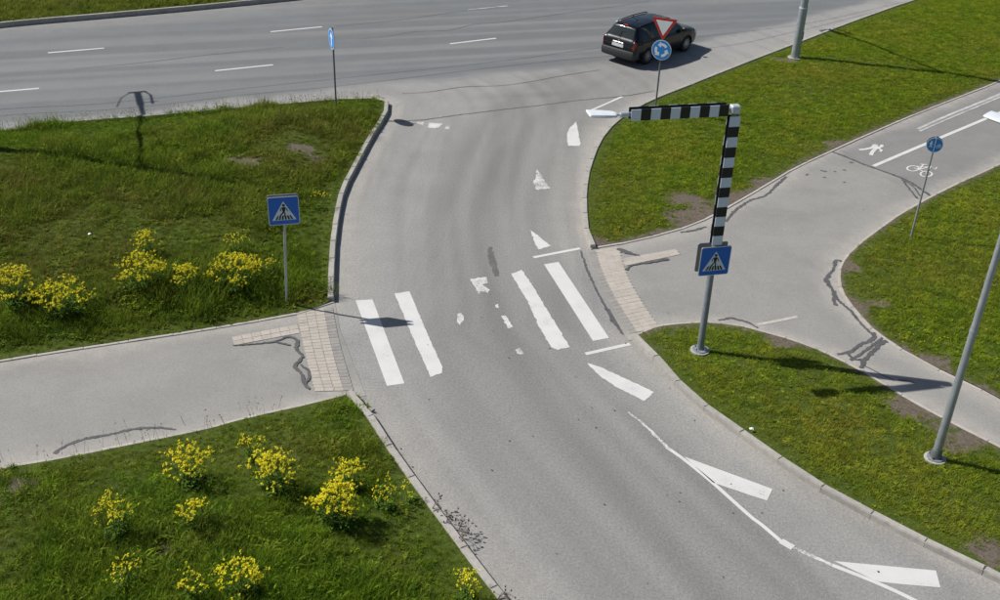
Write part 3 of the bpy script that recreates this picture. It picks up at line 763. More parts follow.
# ------------------------------------------------------------------ grass
def blades(n, rad, hlo, hhi, w, lean, segs=2, flat=1.0, seed=0):
    r = np.random.default_rng(seed); V = []; Fc = []; T = []
    for _ in range(n):
        a = r.uniform(0, 6.283); d = rad * math.sqrt(r.random()); x, y = d * math.cos(a), d * math.sin(a)
        az = r.uniform(0, 6.283); h = r.uniform(hlo, hhi); ln = r.uniform(.2, 1) * lean * h; ww = w * r.uniform(.7, 1.3)
        dx, dy = math.cos(az), math.sin(az); px_, py_ = -dy, dx; o = len(V); tone = r.random() ** 2
        for i in range(segs + 1):
            t = i / segs; cx = x + dx * ln * t * t; cy = y + dy * ln * t * t; z = h * (t - .22 * t * t * lean); wd = ww * (1 - t ** 1.6) * .5 * (flat if i else 1)
            if i < segs: V += [(cx - px_ * wd, cy - py_ * wd, z), (cx + px_ * wd, cy + py_ * wd, z)]
            else: V.append((cx, cy, z))
        for i in range(segs - 1): Fc.append((o + 2 * i, o + 2 * i + 1, o + 2 * i + 3, o + 2 * i + 2))
        Fc.append((o + 2 * segs - 2, o + 2 * segs - 1, o + 2 * segs)); T += [tone] * (2 * segs + 1)
    return V, Fc, T
def weed(n, lo, hi, w, seed):
    r = np.random.default_rng(seed); V = []; Fc = []; T = []
    for _ in range(n):
        az = r.uniform(0, 6.283); L = r.uniform(lo, hi); up = r.uniform(.2, .9); ww = w * r.uniform(.7, 1.3); dx, dy = math.cos(az), math.sin(az); o = len(V)
        V += [(0, 0, .01), (dx * L * .5 - dy * ww, dy * L * .5 + dx * ww, L * up * .6), (dx * L, dy * L, L * up * .7), (dx * L * .5 + dy * ww, dy * L * .5 - dx * ww, L * up * .6)]
        Fc.append((o, o + 3, o + 2, o + 1)); T += [r.random() * .8] * 4
    return V, Fc, T
def proto(name, data, mat):
    V, Fc, T = data; me = bpy.data.meshes.new(name); me.from_pydata(V, [], Fc)
    a = me.attributes.new('tone', 'FLOAT', 'POINT'); a.data.foreach_set('value', np.array(T, np.float32)); me.materials.append(MA[mat])
    return bpy.data.objects.new(name, me)
def proto_col(name, objs):
    c = bpy.data.collections.new(name)
    for o in objs: c.objects.link(o)
    return c
PROTO = {
 'd': proto_col("meadow_tufts", [proto("meadow_tuft", blades(40, .13, .05, (.12, .14, .21)[s], .0075, .8, 2, 1, s), 'grass_d') for s in range(3)] + [proto("meadow_tuft", blades(44, .15, .04, .11, .0075, 1.0, 2, 1, 9), 'grass_d'), proto("meadow_tuft", blades(24, .11, .16, .36, .008, .75, 2, 1, 12), 'grass_d'), proto("meadow_weed", weed(22, .05, .12, .014, 5), 'grass_d'), proto("meadow_weed", weed(26, .06, .17, .013, 6), 'grass_d')]),
 'r': proto_col("lawn_tufts", [proto("lawn_tuft", blades(34, .13, .04, .10, .009, 1.3, 2, 1, 20 + s), 'grass_r') for s in range(3)] + [proto("lawn_weed", weed(18, .04, .08, .013, 25), 'grass_r'), proto("lawn_tuft", blades(30, .10, .06, .13, .009, 1.3, 2, 1, 30), 'grass_r')]),
 'f': proto_col("verge_tufts", [proto("verge_tuft", blades(24, .15, .12, .28, .016, .8, 2, 1, 40 + s), 'grass_far') for s in range(3)]),
}
def grass_nodes(name, col, density, smin, smax, seed):
    g = bpy.data.node_groups.new(name, 'GeometryNodeTree')
    g.interface.new_socket("Geometry", in_out='INPUT', socket_type='NodeSocketGeometry'); g.interface.new_socket("Geometry", in_out='OUTPUT', socket_type='NodeSocketGeometry')
    N = g.nodes; L = g.links
    gi = N.new('NodeGroupInput'); go = N.new('NodeGroupOutput'); ds = N.new('GeometryNodeDistributePointsOnFaces'); ip = N.new('GeometryNodeInstanceOnPoints')
    na = N.new('GeometryNodeInputNamedAttribute'); na.data_type = 'FLOAT'; na.inputs[0].default_value = 'dens'
    nb = N.new('GeometryNodeInputNamedAttribute'); nb.data_type = 'FLOAT'; nb.inputs[0].default_value = 'tall'
    mu = N.new('ShaderNodeMath'); mu.operation = 'MULTIPLY'; mu.inputs[1].default_value = density; L.new(na.outputs[0], mu.inputs[0])
    ds.inputs['Seed'].default_value = seed
    L.new(gi.outputs[0], ds.inputs['Mesh']); L.new(mu.outputs[0], ds.inputs['Density'])
    ci = N.new('GeometryNodeCollectionInfo'); ci.inputs[0].default_value = col; ci.inputs[1].default_value = True; ci.inputs[2].default_value = True
    rv = N.new('FunctionNodeRandomValue'); rv.data_type = 'FLOAT_VECTOR'; rv.inputs[0].default_value = (-.12, -.12, 0); rv.inputs[1].default_value = (.12, .12, 6.283); 
    rs = N.new('FunctionNodeRandomValue'); rs.data_type = 'FLOAT'; rs.inputs[2].default_value = smin; rs.inputs[3].default_value = smax; rs.inputs['Seed'].default_value = 3
    m2 = N.new('ShaderNodeMath'); m2.operation = 'MULTIPLY'; L.new(nb.outputs[0], m2.inputs[0]); L.new(rs.outputs[1], m2.inputs[1])
    L.new(ds.outputs['Points'], ip.inputs['Points']); L.new(ci.outputs[0], ip.inputs['Instance']); ip.inputs['Pick Instance'].default_value = True
    L.new(rv.outputs[0], ip.inputs['Rotation']); L.new(m2.outputs[0], ip.inputs['Scale']); L.new(ip.outputs[0], go.inputs[0])
    return g
GSET = dict(nw=('d', 125, .7, 1.3), sw=('d', 190, .65, 1.25), ne=('r', 95, .75, 1.25), e=('r', 100, .75, 1.25), se=('r', 110, .75, 1.2), far=('f', 45, .8, 1.2))
GLAB = dict(nw="uneven dark green meadow grass on the left lawn", sw="dark green meadow grass at the lower left", ne="short green grass on the upper right lawn",
            e="short green grass on the lawn at the right edge", se="short yellowish green grass beside the lower right kerb", far="yellowish grass beyond the main road")
for i, (k, (pc, dn, a, b)) in enumerate(GSET.items()):
    o = link(bpy.data.objects.new("grass", GRASS_BASE[k].copy()))
    md = o.modifiers.new("grass", 'NODES'); md.node_group = grass_nodes("grass_" + k, PROTO[pc], dn, a, b, i + 1)
    tag(o, GLAB[k], 'grass', None, 'stuff')

# tall seed stalks along the edges of the meadow lawns
def stalks(lines, n, z0, hlo, hhi, spread, lab, mat='straw'):
    b = MB()
    for c in lines:
        for _ in range(n):
            p = c[rng.integers(0, len(c))] + rng.normal(0, spread, 2); h = rng.uniform(hlo, hhi); a = rng.uniform(0, 6.28); l = rng.uniform(.05, .3) * h
            top = (p[0] + math.cos(a) * l, p[1] + math.sin(a) * l, z0 + h)
            w = .0035
            b.add([(p[0] - w, p[1], z0), (p[0] + w, p[1], z0), (p[0] + math.cos(a) * l * .5, p[1] + math.sin(a) * l * .5, z0 + h * .6), top], [(0, 1, 2), (0, 2, 3)])
            for _k in range(6):
                t = rng.uniform(.72, 1.0); q = np.array([p[0] + math.cos(a) * l * t, p[1] + math.sin(a) * l * t, z0 + h * t]); e = rng.normal(0, .018, 3)
                b.add([q, q + e, q + np.array([.008, 0, .02])], [(0, 1, 2)])
    o = b.build("seed_grass", mat); tag(o, lab, 'grass', None, 'stuff'); return o
nwk = edge_of('nw', 'kerb')[0]; stalks([nwk - np.array([0, .25])], 620, .12, .12, .40, .16, "dry seed stalks along the main road edge of the left lawn")
swe = edge_of('sw', 'edge')[0]; stalks([swe[20:-6] - np.array([0, .15])], 60, .08, .15, .42, .2, "dry seed stalks along the lower edge of the left path")

# dandelions on the right lawn
db = MB()
for x, y, sx, sy, n in ((917, 330, 24, 12, 16), (932, 345, 12, 6, 6), (640, 228, 12, 4, 6), (735, 168, 14, 9, 8), (800, 345, 5, 3, 3)):
    for _ in range(n):
        k = 'e' if x > 850 else 'ne'; p = gp(x + rng.normal(0, sx), y + rng.normal(0, sy), .1)
        if not inside(np.array([p]), RING[k])[0]: continue
        z = .05 + .1 + rng.uniform(.02, .08)
        db.add([(p[0] + .012 * math.cos(a), p[1] + .012 * math.sin(a), z) for a in np.linspace(0, 6.283, 6, endpoint=False)], [tuple(range(6))])
tag(db.build("dandelions", 'flower'), "scattered small yellow dandelions in the right hand lawns", 'flowers', None, 'stuff')

# ------------------------------------------------------------------ yellow flowering plants
def rape_plant(x, y, wpx, hpx, dens, label, k, seed):
    """x, y: centre of the flower crown in the photograph"""
    r = np.random.default_rng(seed); gz = zat(k, gp(x, y + 20, .3)); ch = .55 if wpx > 30 else .45
    p = gp(x, y, gz + ch); gz = zat(k, p)
    v = np.array([p[0], p[1]]); dist = math.hypot(v[0], v[1], CAM_H); ppm = F_PX / dist
    R_ = wpx / ppm / 2; H = ch + min(.35, hpx / ppm * .35)
    root = empty("wild_mustard", (p[0], p[1], gz)); tag(root, label, 'flowering plant', 'yellow flowering plants in the left meadows')
    st, lf, fl = MB(), MB(), MB(); ns = int(3 + dens * 19 * (wpx / 35) ** 1.4); lean = r.normal(0, .06, 2)
    heads = []
    for i in range(ns):
        a = r.uniform(0, 6.283); d = R_ * .92 * math.sqrt(r.random()); h = H * (r.uniform(.84, 1.06) if r.random() < .8 else r.uniform(.55, .85)) * (1 - .42 * (d / R_) ** 2)
        tip = Vector((d * math.cos(a) + lean[0] * h, d * math.sin(a) + lean[1] * h, h)); base = Vector((d * math.cos(a) * .45 + r.normal(0, .03), d * math.sin(a) * .45 + r.normal(0, .03), -.02)); mid = base.lerp(tip, .55) + Vector((0, 0, h * .10))
        st.tube([base, mid, tip], [.009, .006, .003], 4, False)
        heads.append(tip)
        for _ in range(r.integers(3, 7)):
            t = r.uniform(.62, .98); q = mid.lerp(tip, (t - .4) / .6) if t > .5 else base.lerp(mid, t / .55)
            e = q + Vector((r.normal(0, .075), r.normal(0, .075), r.uniform(.04, .13)))
            st.tube([q, e], [.004, .002], 3, False); heads.append(e)
        for _ in range(r.integers(7, 13)):
            t = r.uniform(.05, .95); q = base.lerp(mid, t); az = r.uniform(0, 6.283); L = r.uniform(.06, .16) * (1.1 - .6 * t); w = L * .22
            dx, dy = math.cos(az), math.sin(az); dz = r.uniform(-.2, .5)
            lf.add([q, q + Vector((dx * L * .5 - dy * w, dy * L * .5 + dx * w, L * dz * .6)), q + Vector((dx * L, dy * L, L * dz)), q + Vector((dx * L * .5 + dy * w, dy * L * .5 - dx * w, L * dz * .6))], [(0, 1, 2, 3)])
    for hd in heads:
        for _ in range(r.integers(6, 11) if dens > .6 else r.integers(3, 6)):
            c = hd + Vector((r.normal(0, .014), r.normal(0, .014), r.normal(0, .012))); s = r.uniform(.010, .0155)
            u = Vector(r.normal(0, 1, 3)); u.z = abs(u.z) + .8; u.normalize(); a_ = u.orthogonal().normalized(); b_ = u.cross(a_)
            for m in range(2):
                a2, b2 = (a_, b_) if m else ((a_ + b_).normalized(), (b_ - a_).normalized())
                fl.add([c + a2 * s * 1.25 + u * s * .3, c + b2 * s * .55, c - a2 * s * 1.25 + u * s * .3, c - b2 * s * .55], [(0, 1, 2, 3)])
    st.build("stem", 'stem', root)['kind'] = 'stuff'; lf.build("foliage", 'leaf', root)['kind'] = 'stuff'
    f = fl.build("flower_heads", 'flower', root); f['kind'] = 'stuff'
PL = [
 (15, 284, 50, 46, 1.5, "full yellow plant cut by the left edge of the picture", 'nw'),
 (61, 292, 56, 30, 1.4, "wide yellow plant right of the one at the left edge", 'nw'),
 (143, 240, 28, 18, 1.2, "small yellow plant standing just behind the big clump at left centre", 'nw'),
 (140, 266, 48, 36, 1.6, "big dense yellow plant at left centre, in front of a small one", 'nw'),
 (184, 279, 30, 26, 1.0, "lone yellow plant between the big clump and the clump near the sign", 'nw'),
 (233, 239, 26, 20, .5, "sparse yellow plant behind the clump left of the pedestrian sign", 'nw'),
 (233, 271, 54, 42, 1.4, "large yellow plant just left of the pedestrian sign", 'nw'),
 (268, 266, 16, 20, .35, "thin yellow plant right beside the post of the left pedestrian sign", 'nw'),
 (318, 196, 18, 10, .25, "thin small yellow plant right of the left blue sign plate near the kerb", 'nw'),
 (186, 460, 50, 30, .85, "wide yellow plant nearest the lower edge of the left path", 'sw'),
 (252, 440, 26, 28, .5, "sparse yellow plant behind the large one below the paving bricks", 'sw'),
 (272, 467, 54, 42, .85, "large yellow plant in front of a sparse one, below the brick crossing place", 'sw'),
 (114, 512, 46, 44, .6, "loose round yellow plant standing apart towards the left of the lower lawn", 'sw'),
 (190, 510, 30, 26, .65, "small yellow plant in the middle of the lower lawn", 'sw'),
 (124, 568, 28, 24, .5, "small sparse yellow plant at the lower left, nearest the bottom left corner", 'sw'),
 (192, 577, 28, 26, .5, "sparse yellow plant at the bottom edge, left of a fuller one", 'sw'),
 (239, 572, 44, 38, .8, "fuller yellow plant at the bottom edge left of centre", 'sw'),
 (350, 469, 30, 22, .9, "small dense yellow plant touching the back of the brightest clump", 'sw'),
 (335, 500, 50, 46, 1.5, "brightest and densest yellow plant on the lower lawn", 'sw'),
 (386, 490, 26, 26, .35, "thin yellow plant between the brightest clump and the kerb", 'sw'),
 (410, 483, 12, 10, .2, "wispy yellow plant leaning over the lower left kerb", 'sw'),
 (463, 576, 36, 30, .45, "sparse yellow plant in the corner by the kerb at the bottom", 'sw'),
]
for i, a in enumerate(PL): rape_plant(*a, 100 + i)

# dry weeds hanging over the kerb
def dry_weed(px, n, size, label, mat='twig', k='sw'):
    p = gp(*px, .13); root = empty("dry_weed", (p[0], p[1], .12)); tag(root, label, 'weed', 'dry weeds at the kerbs'); b = MB(); h_ = MB()
    for _ in range(n):
        a = rng.uniform(-1.2, 1.0); L = size * rng.uniform(.5, 1); e = Vector((math.cos(a) * L, math.sin(a) * L, size * rng.uniform(.2, .7)))
        m = e * .5 + Vector((0, 0, .08)); b.tube([(0, 0, 0), m, e], [.006, .005, .003], 4, False)
        for _k in range(4):
            t = rng.uniform(.5, 1); q = m.lerp(e, t); f = q + Vector(rng.normal(0, .07, 3)); b.tube([q, f], [.004, .002], 3, False)
            h_.box(f, (.025, .022, .03))
    b.build("stem", mat, root); h_.build("seed_heads", mat, root)['kind'] = 'stuff'
dry_weed((432, 508), 3, 0.21, "dry brown weed over the lower left kerb, uppermost of three")
dry_weed((446, 522), 4, 0.23, "dry brown weed over the lower left kerb, middle one of three")
dry_weed((458, 532), 6, 0.25, "bushiest dry brown weed, lowest of the three at the kerb")
dry_weed((498, 598), 5, 0.22, "dry brown weed at the bottom edge of the picture by the kerb")

# ------------------------------------------------------------------ signs
def frame_tf(n2, origin=(0, 0, 0)):
    """local sign plane: x to the right as seen, y up, z out along n2"""
    nz = Vector((n2[0], n2[1], 0)).normalized(); r = Vector((-nz.y, nz.x, 0)); o = Vector(origin)
    return lambda p: o + r * p[0] + Vector((0, 0, 1)) * p[1] + nz * p[2]
def circ(r, n=40, cx=0, cy=0): return [(cx + r * math.cos(a), cy + r * math.sin(a)) for a in np.linspace(0, 2 * math.pi, n, endpoint=False)]
def rrect(w, h, r, n=5):
    P = []
    for cx, cy, a0 in ((w / 2 - r, h / 2 - r, 0), (-w / 2 + r, h / 2 - r, 90), (-w / 2 + r, -h / 2 + r, 180), (w / 2 - r, -h / 2 + r, 270)):
        for i in range(n): a = math.radians(a0 + 90 * i / (n - 1)); P.append((cx + r * math.cos(a), cy + r * math.sin(a)))
    return P
def rpoly(P, r, n=4):
    out = []
    for i in range(len(P)):
        a, b, c = (np.array(P[j % len(P)], float) for j in (i - 1, i, i + 1)); u = (a - b) / np.linalg.norm(a - b); v = (c - b) / np.linalg.norm(c - b)
        p, q = b + u * r, b + v * r
        for t in np.linspace(0, 1, n): out.append(tuple((1 - t) ** 2 * p + 2 * t * (1 - t) * b + t * t * q))
    return out
def print_part(name, polys, z, mat, parent, tf):
    b = MB()
    for P in polys: b.prism(P, z - .0012, z, tf)
    return b.build(name, mat, parent)
def seg_poly(pts, w): return stroke(pts, w)

def crossing_plate(parent, ctr, n2, size=.70, name="crossing_plate"):
    tf = frame_tf(n2, ctr); s = size / .7
    pl = MB().prism(rrect(size, size, .045), -.020, 0, tf).build(name, 'alu', parent)
    print_part("sign_border", [rrect(size - .006, size - .006, .043)], .0012, 'white', pl, tf)
    print_part("blue_field", [rrect(size - .026, size - .026, .036)], .0026, 'blue', pl, tf)
    tri = [(-.275 * s, -.232 * s), (.275 * s, -.232 * s), (0, .240 * s)]
    print_part("white_triangle", [rpoly(tri, .02)], .0040, 'white_refl', pl, tf)
    s *= 1.1
    q = lambda *p: [(x * s, y * s) for x, y in p]
    fig = [circ(.030 * s, 16, .004 * s, .128 * s),
           q((-.030, .085), (.030, .090), (.034, .03), (.024, -.020), (-.022, -.020), (-.030, .03)),
           seg_poly(q((-.010, -.010), (.022, -.065), (.012, -.120), (.040, -.135)), .026 * s),
           seg_poly(q((-.004, -.012), (-.042, -.070), (-.080, -.110)), .026 * s),
           seg_poly(q((.022, .082), (.062, .040), (.078, -.005)), .019 * s),
           seg_poly(q((-.022, .080), (-.060, .045), (-.066, .000)), .019 * s)]
    for k, P in enumerate(fig):
        print_part("walking_figure", [P], .0056 + .0002 * k, 'black', pl, tf) if k == 0 else None
    b = MB()
    for k, P in enumerate(fig[1:]): b.prism(P, .0040, .0056 + .0003 * k, tf)
    for i, x in enumerate((-.165, -.098, -.032, .034, .100, .166)):
        top = -.108; sl = -x * .35
        b.prism(q((x - .019 + 0, -.200), (x + .019, -.200), (x * .72 + .016, top), (x * .72 - .016, top)), .0040, .0068 + .0002 * i, tf)
    b.build("zebra_pictogram", 'black', pl)
    return pl
def pole(parent, base_xy, z0, z1, r0, r1, mat, lean=(0, 0), name="post", n=14):
    return MB().tube([(0, 0, z0), (lean[0] * .5, lean[1] * .5, (z0 + z1) / 2), (lean[0], lean[1], z1)], [r0, (r0 + r1) / 2, r1], n).build(name, mat, parent, True)

# left pedestrian sign, two plates back to back
p = gp(286, 297, .25); z = zat('nw', p)
ls = empty("pedestrian_sign", (p[0], p[1], z)); tag(ls, "blue square pedestrian crossing sign on a thin grey post in the left lawn", 'road sign', 'pedestrian crossing signs')
pole(ls, p, -.15, 2.80, .030, .030, 'galv', (.13, 0))
n_l = (.25, -.97)
nn = np.array(n_l) / np.hypot(*n_l)
crossing_plate(ls, (nn[0] * .075 + .11, nn[1] * .075, 2.50), nn)
crossing_plate(ls, (-nn[0] * .075 + .11, -nn[1] * .075, 2.50), -nn, name="rear_crossing_plate")
for dz in (2.30, 2.70): MB().box((.11 * dz / 2.5, 0, dz), (.11, .11, .04)).build("clamp", 'galv_light', ls)

# roundabout and give way signs on one post
p = gp(654.8, 113, .12); z = zat('ne', p)
rs = empty("roundabout_sign", (p[0], p[1], z)); tag(rs, "give way triangle above a round blue roundabout sign on one post beside the black car", 'road sign')
pole(rs, p, -.15, 3.36, .030, .030, 'galv_dark', (.0, 0))
n2 = np.array([-.38, -.92]); n2 /= np.hypot(*n2)
tf = frame_tf(n2, (n2[0] * .05, n2[1] * .05, 2.32))
pl = MB().prism(circ(.35), -.02, 0, tf).build("round_plate", 'alu', rs)
print_part("sign_border", [circ(.347)], .0012, 'white', pl, tf); print_part("blue_field", [circ(.328)], .0026, 'blue_l', pl, tf)
for i in range(3):
    a0 = math.radians(100 + 120 * i); arc = [(.195 * math.cos(a0 + t), .195 * math.sin(a0 + t)) for t in np.linspace(-math.radians(66), 0, 9)]
    # anticlockwise arrows: body then head
    body = stroke(arc, .092); a1 = a0 + math.radians(24); hb = a0 - .02
    head = [(.09 * math.cos(hb), .09 * math.sin(hb)), (.30 * math.cos(hb), .30 * math.sin(hb)), (.205 * math.cos(a1 + .16), .205 * math.sin(a1 + .16))]
    mb = MB()
    mb.add([tf((q[0], q[1], .0042)) for q in body], [(j, j + 1, 16 - j, 17 - j) for j in range(8)]); mb.add([tf((q[0], q[1], .0046)) for q in head], [(0, 1, 2)])
    mb.build("arrow", 'white', pl)
tf = frame_tf(n2, (n2[0] * .05, n2[1] * .05, 3.16))
T = .45 * 1.0
trip = lambda s: [(-T * s, .26 * s + .0), (0, -.52 * s), (T * s, .26 * s)]
pl = MB().prism(rpoly(trip(1), .05), -.02, 0, tf).build("triangle_plate", 'alu', rs)
print_part("red_border", [rpoly(trip(.985), .045)], .0014, 'red', pl, tf); print_part("white_field", [rpoly(trip(.66), .02)], .0030, 'white', pl, tf)
for dz in (2.15, 2.5, 3.05, 3.30): MB().box((0, 0, dz), (.085, .085, .03)).build("clamp", 'galv_light', rs)

# far left arrow sign seen nearly edge-on
p = gp(336, 103, .4); z = zat('nw', p)
fs = empty("arrow_sign", (p[0], p[1], z)); tag(fs, "round blue arrow sign seen edge-on on a tall post at the left lawn's tip", 'road sign')
pole(fs, p, -.15, 2.80, .030, .030, 'galv_dark')
n2 = np.array([-.86, -.51]); n2 /= np.hypot(*n2)
_vd = np.array([-p[0], -p[1]]); _vd /= np.hypot(*_vd)
_ang = math.radians(-75); n2 = np.array([_vd[0] * math.cos(_ang) - _vd[1] * math.sin(_ang), _vd[0] * math.sin(_ang) + _vd[1] * math.cos(_ang)])
tf = frame_tf(n2, (n2[0] * .05, n2[1] * .05, 2.42))
pl = MB().prism(circ(.35), -.02, 0, tf).build("round_plate", 'alu', fs)
print_part("sign_border", [circ(.347)], .0012, 'white', pl, tf); print_part("blue_field", [circ(.328)], .0026, 'blue_l', pl, tf)
rotp = lambda P, a: [(x * math.cos(a) - y * math.sin(a), x * math.sin(a) + y * math.cos(a)) for x, y in P]
print_part("arrow", [rotp([(-.045, -.24), (.045, -.24), (.045, .05), (.15, .05), (0, .25), (-.15, .05), (-.045, .05)], 0)], .0042, 'white', pl, tf)
for dz in (2.25, 2.6): MB().box((0, 0, dz), (.085, .085, .03)).build("clamp", 'galv_light', fs)

# shared path sign: two round plates back to back
p = gp(911, 237, .08); z = zat('e', p)
bs = empty("shared_path_sign", (p[0], p[1], z)); tag(bs, "round blue pedestrian and bicycle sign on a thin grey post beside the cycle path", 'road sign')
pole(bs, p, -.15, 3.05, .028, .028, 'galv')
n2 = np.array([-.25, -.97]); n2 /= np.hypot(*n2)
for sgn, nm in ((1, "round_plate"), (-1, "rear_round_plate")):
    m2 = n2 * sgn; tf = frame_tf(m2, (m2[0] * .06, m2[1] * .06, 2.81))
    pl = MB().prism(circ(.205), -.02, 0, tf).build(nm, 'alu', bs)
    print_part("sign_border", [circ(.203)], .0012, 'white', pl, tf); print_part("blue_field", [circ(.194)], .0026, 'blue_l', pl, tf)
    print_part("divider", [[(-.010, -.19), (.010, -.19), (.010, .19), (-.010, .19)]], .0040, 'white', pl, tf)
    b = MB()
    for k, P in enumerate([[(u_ * .8, v_ * .8) for u_, v_ in Q_] for Q_ in [circ(.026, 14, -.115, .105), stroke([(-.12, .075), (-.12, -.01)], .05), stroke([(-.125, 0), (-.155, -.09)], .026), stroke([(-.115, 0), (-.09, -.05), (-.085, -.10)], .026), stroke([(-.12, .065), (-.07, .02)], .02), stroke([(-.12, .065), (-.165, .03)], .02)]]):
        b.prism(P, .0026, .0040 + .0003 * k, tf)
    b.build("pedestrian_pictogram", 'white', pl)
    b = MB()
    for k, (pts, w) in enumerate([([(.085 + .042 * math.cos(a), -.045 + .042 * math.sin(a)) for a in np.linspace(0, 6.283, 17)], .013), ([(.185 + .042 * math.cos(a), -.045 + .042 * math.sin(a)) for a in np.linspace(0, 6.283, 17)], .013),
                                  ([(.085, -.045), (.11, .02), (.165, .02), (.185, -.045)], .014), ([(.11, .02), (.13, -.045), (.165, .02)], .013), ([(.165, .02), (.16, .055), (.185, .055)], .014), ([(.095, .04), (.125, .04)], .016)]):
        P = [(u_ * .8, v_ * .8) for u_, v_ in stroke(pts, w)]; n = len(pts); zz = .0042 + .0003 * k
        b.add([tf((q[0], q[1], zz)) for q in P], [(i, i + 1, 2 * n - 2 - i, 2 * n - 1 - i) for i in range(n - 1)])
    b.build("bicycle_pictogram", 'white', pl)
for dz in (2.66, 2.95): MB().box((0, 0, dz), (.10, .10, .03)).build("clamp", 'galv_light', bs)

# ------------------------------------------------------------------ lamps
def luminaire(parent, start, d, L, name="lamp_head"):
    """flat road lamp: shell and glass; d unit direction (x, y)"""
    d = Vector((d[0], d[1], 0)).normalized(); s = Vector((-d.y, d.x, 0)); o = Vector(start); up = Vector((0, 0, 1))
    st = [(.0, .06, .04), (.03, .12, .045), (.12, .15, .045), (.45, .17, .045), (.75, .175, .04), (.985, .175, .032), (1.0, .165, .02)]
    rings = []
    for t, w, h in st:
        c = o + d * (t * L) + up * (.06 * t)
        rings.append([c + s * (w * math.cos(a)) + up * ((h if math.sin(a) > 0 else .022) * abs(math.sin(a)) ** .5 * (1 if math.sin(a) > 0 else -1)) for a in np.linspace(0, 2 * math.pi, 14, endpoint=False)])
    vs = [q for r in rings for q in r]; fs = []
    for i in range(len(rings) - 1):
        for k in range(14): fs.append((i * 14 + k, i * 14 + (k + 1) % 14, (i + 1) * 14 + (k + 1) % 14, (i + 1) * 14 + k))
    fs += [tuple(range(14)), tuple((len(rings) - 1) * 14 + k for k in range(14))]
    hd = MB().add(vs, fs).build(name, 'lamp_shell', parent, True)
    g = MB(); P = [o + d * (t * L) + s * (w * sg) + up * (.06 * t - .024) for t, w in ((.2, .09), (.5, .12), (.9, .12)) for sg in (-1, 1)]
    P = [P[0], P[2], P[4], P[5], P[3], P[1]]
    g.add(P + [q - up * .015 for q in P], [tuple(range(6)), tuple(range(6, 12))] + [(i, (i + 1) % 6, 6 + (i + 1) % 6, 6 + i) for i in range(6)])
    g.build("lamp_glass", 'lamp_glass', hd)
    return hd
def flange(parent, r, name="base_flange"):
    b = MB(); b.tube([(0, 0, -.1), (0, 0, .045), (0, 0, .05)], [r, r, r * .96], 24); b.build("foundation", 'foot', parent)
    b = MB(); b.tube([(0, 0, .05), (0, 0, .075)], [r * .78, r * .78], 20); f = b.build(name, 'galv', parent)
    bb = MB()
    for k in range(4):
        a = k * math.pi / 2 + .78; bb.tube([(r * .6 * math.cos(a), r * .6 * math.sin(a), .07), (r * .6 * math.cos(a), r * .6 * math.sin(a), .125)], .016, 6)
    bb.build("bolts", 'galv_dark', f)['kind'] = 'stuff'

# striped crossing gantry
p = gp(700, 349, .14); z = zat('se', p); HB = 5.72 - z
gy = empty("crossing_gantry", (p[0], p[1], z)); tag(gy, "grey post with black and white striped boards, striped arm and a lamp over the crossing", 'lamp post')
AT = gp(735, 109, HB + z); lean = AT - p
AE = gp(632, 115.5, HB + z); TIP = gp(588, 114.5, HB + z + .04)
ad = (TIP - AT) / np.linalg.norm(TIP - AT); ad3 = Vector((ad[0], ad[1], 0)); nf = Vector((-ad[1], ad[0], 0))
if nf.y > 0: nf = -nf
tofs = Vector((lean[0], lean[1], 0))
MB().tube([(0, 0, .05), tofs * .5 + Vector((0, 0, HB * .5)), tofs + Vector((0, 0, HB + .05))], [.078, .070, .058], 18).build("post", 'steel_grey', gy, True)
flange(gy, .22)
top = tofs + Vector((0, 0, HB))
alen = float(np.linalg.norm(AE - AT)) + .02
MB().box(top + Vector((0, 0, .0)), (.19, .17, .17), Matrix.Rotation(math.atan2(ad[1], ad[0]), 3, 'Z')).build("top_joint", 'galv_light', gy, False, .02)
MB().tube([top - ad3 * .1, top + ad3 * (alen + .12)], .045, 14).build("arm", 'galv', gy, True)
MB().tube([top + ad3 * (alen + .04), top + ad3 * (alen + .20)], .058, 12).build("arm_collar", 'galv_light', gy, True)
MB().tube([top + ad3 * (alen + .12), top + ad3 * (alen + .34)], .026, 12).build("arm_spigot", 'galv_light', gy, True)
tl = float(np.linalg.norm(TIP - AT)) - (alen + .28)
luminaire(gy, top + ad3 * (alen + .28), ad, tl)
rotA = Matrix.Rotation(math.atan2(ad[1], ad[0]), 3, 'Z')
NST = 10; x0 = .17; sw_ = (alen - x0) / NST
panel_white = None
for sgn, off in ((1, .075), (-1, .095)):
    for i in range(NST):
        c = top + ad3 * (x0 + sw_ * (i + .5)) + nf * (sgn * off)
        MB().box(c, (sw_ - .003, .012, .235), rotA).build("black_panel" if i % 2 == 0 else "white_panel", 'black' if i % 2 == 0 else 'white_refl', gy)
    # backing rail behind the panels
    MB().box(top + ad3 * (x0 + sw_ * NST / 2) + nf * (sgn * (off - .014)), (sw_ * NST, .012, .24), rotA).build("backing_rail", 'black', gy)
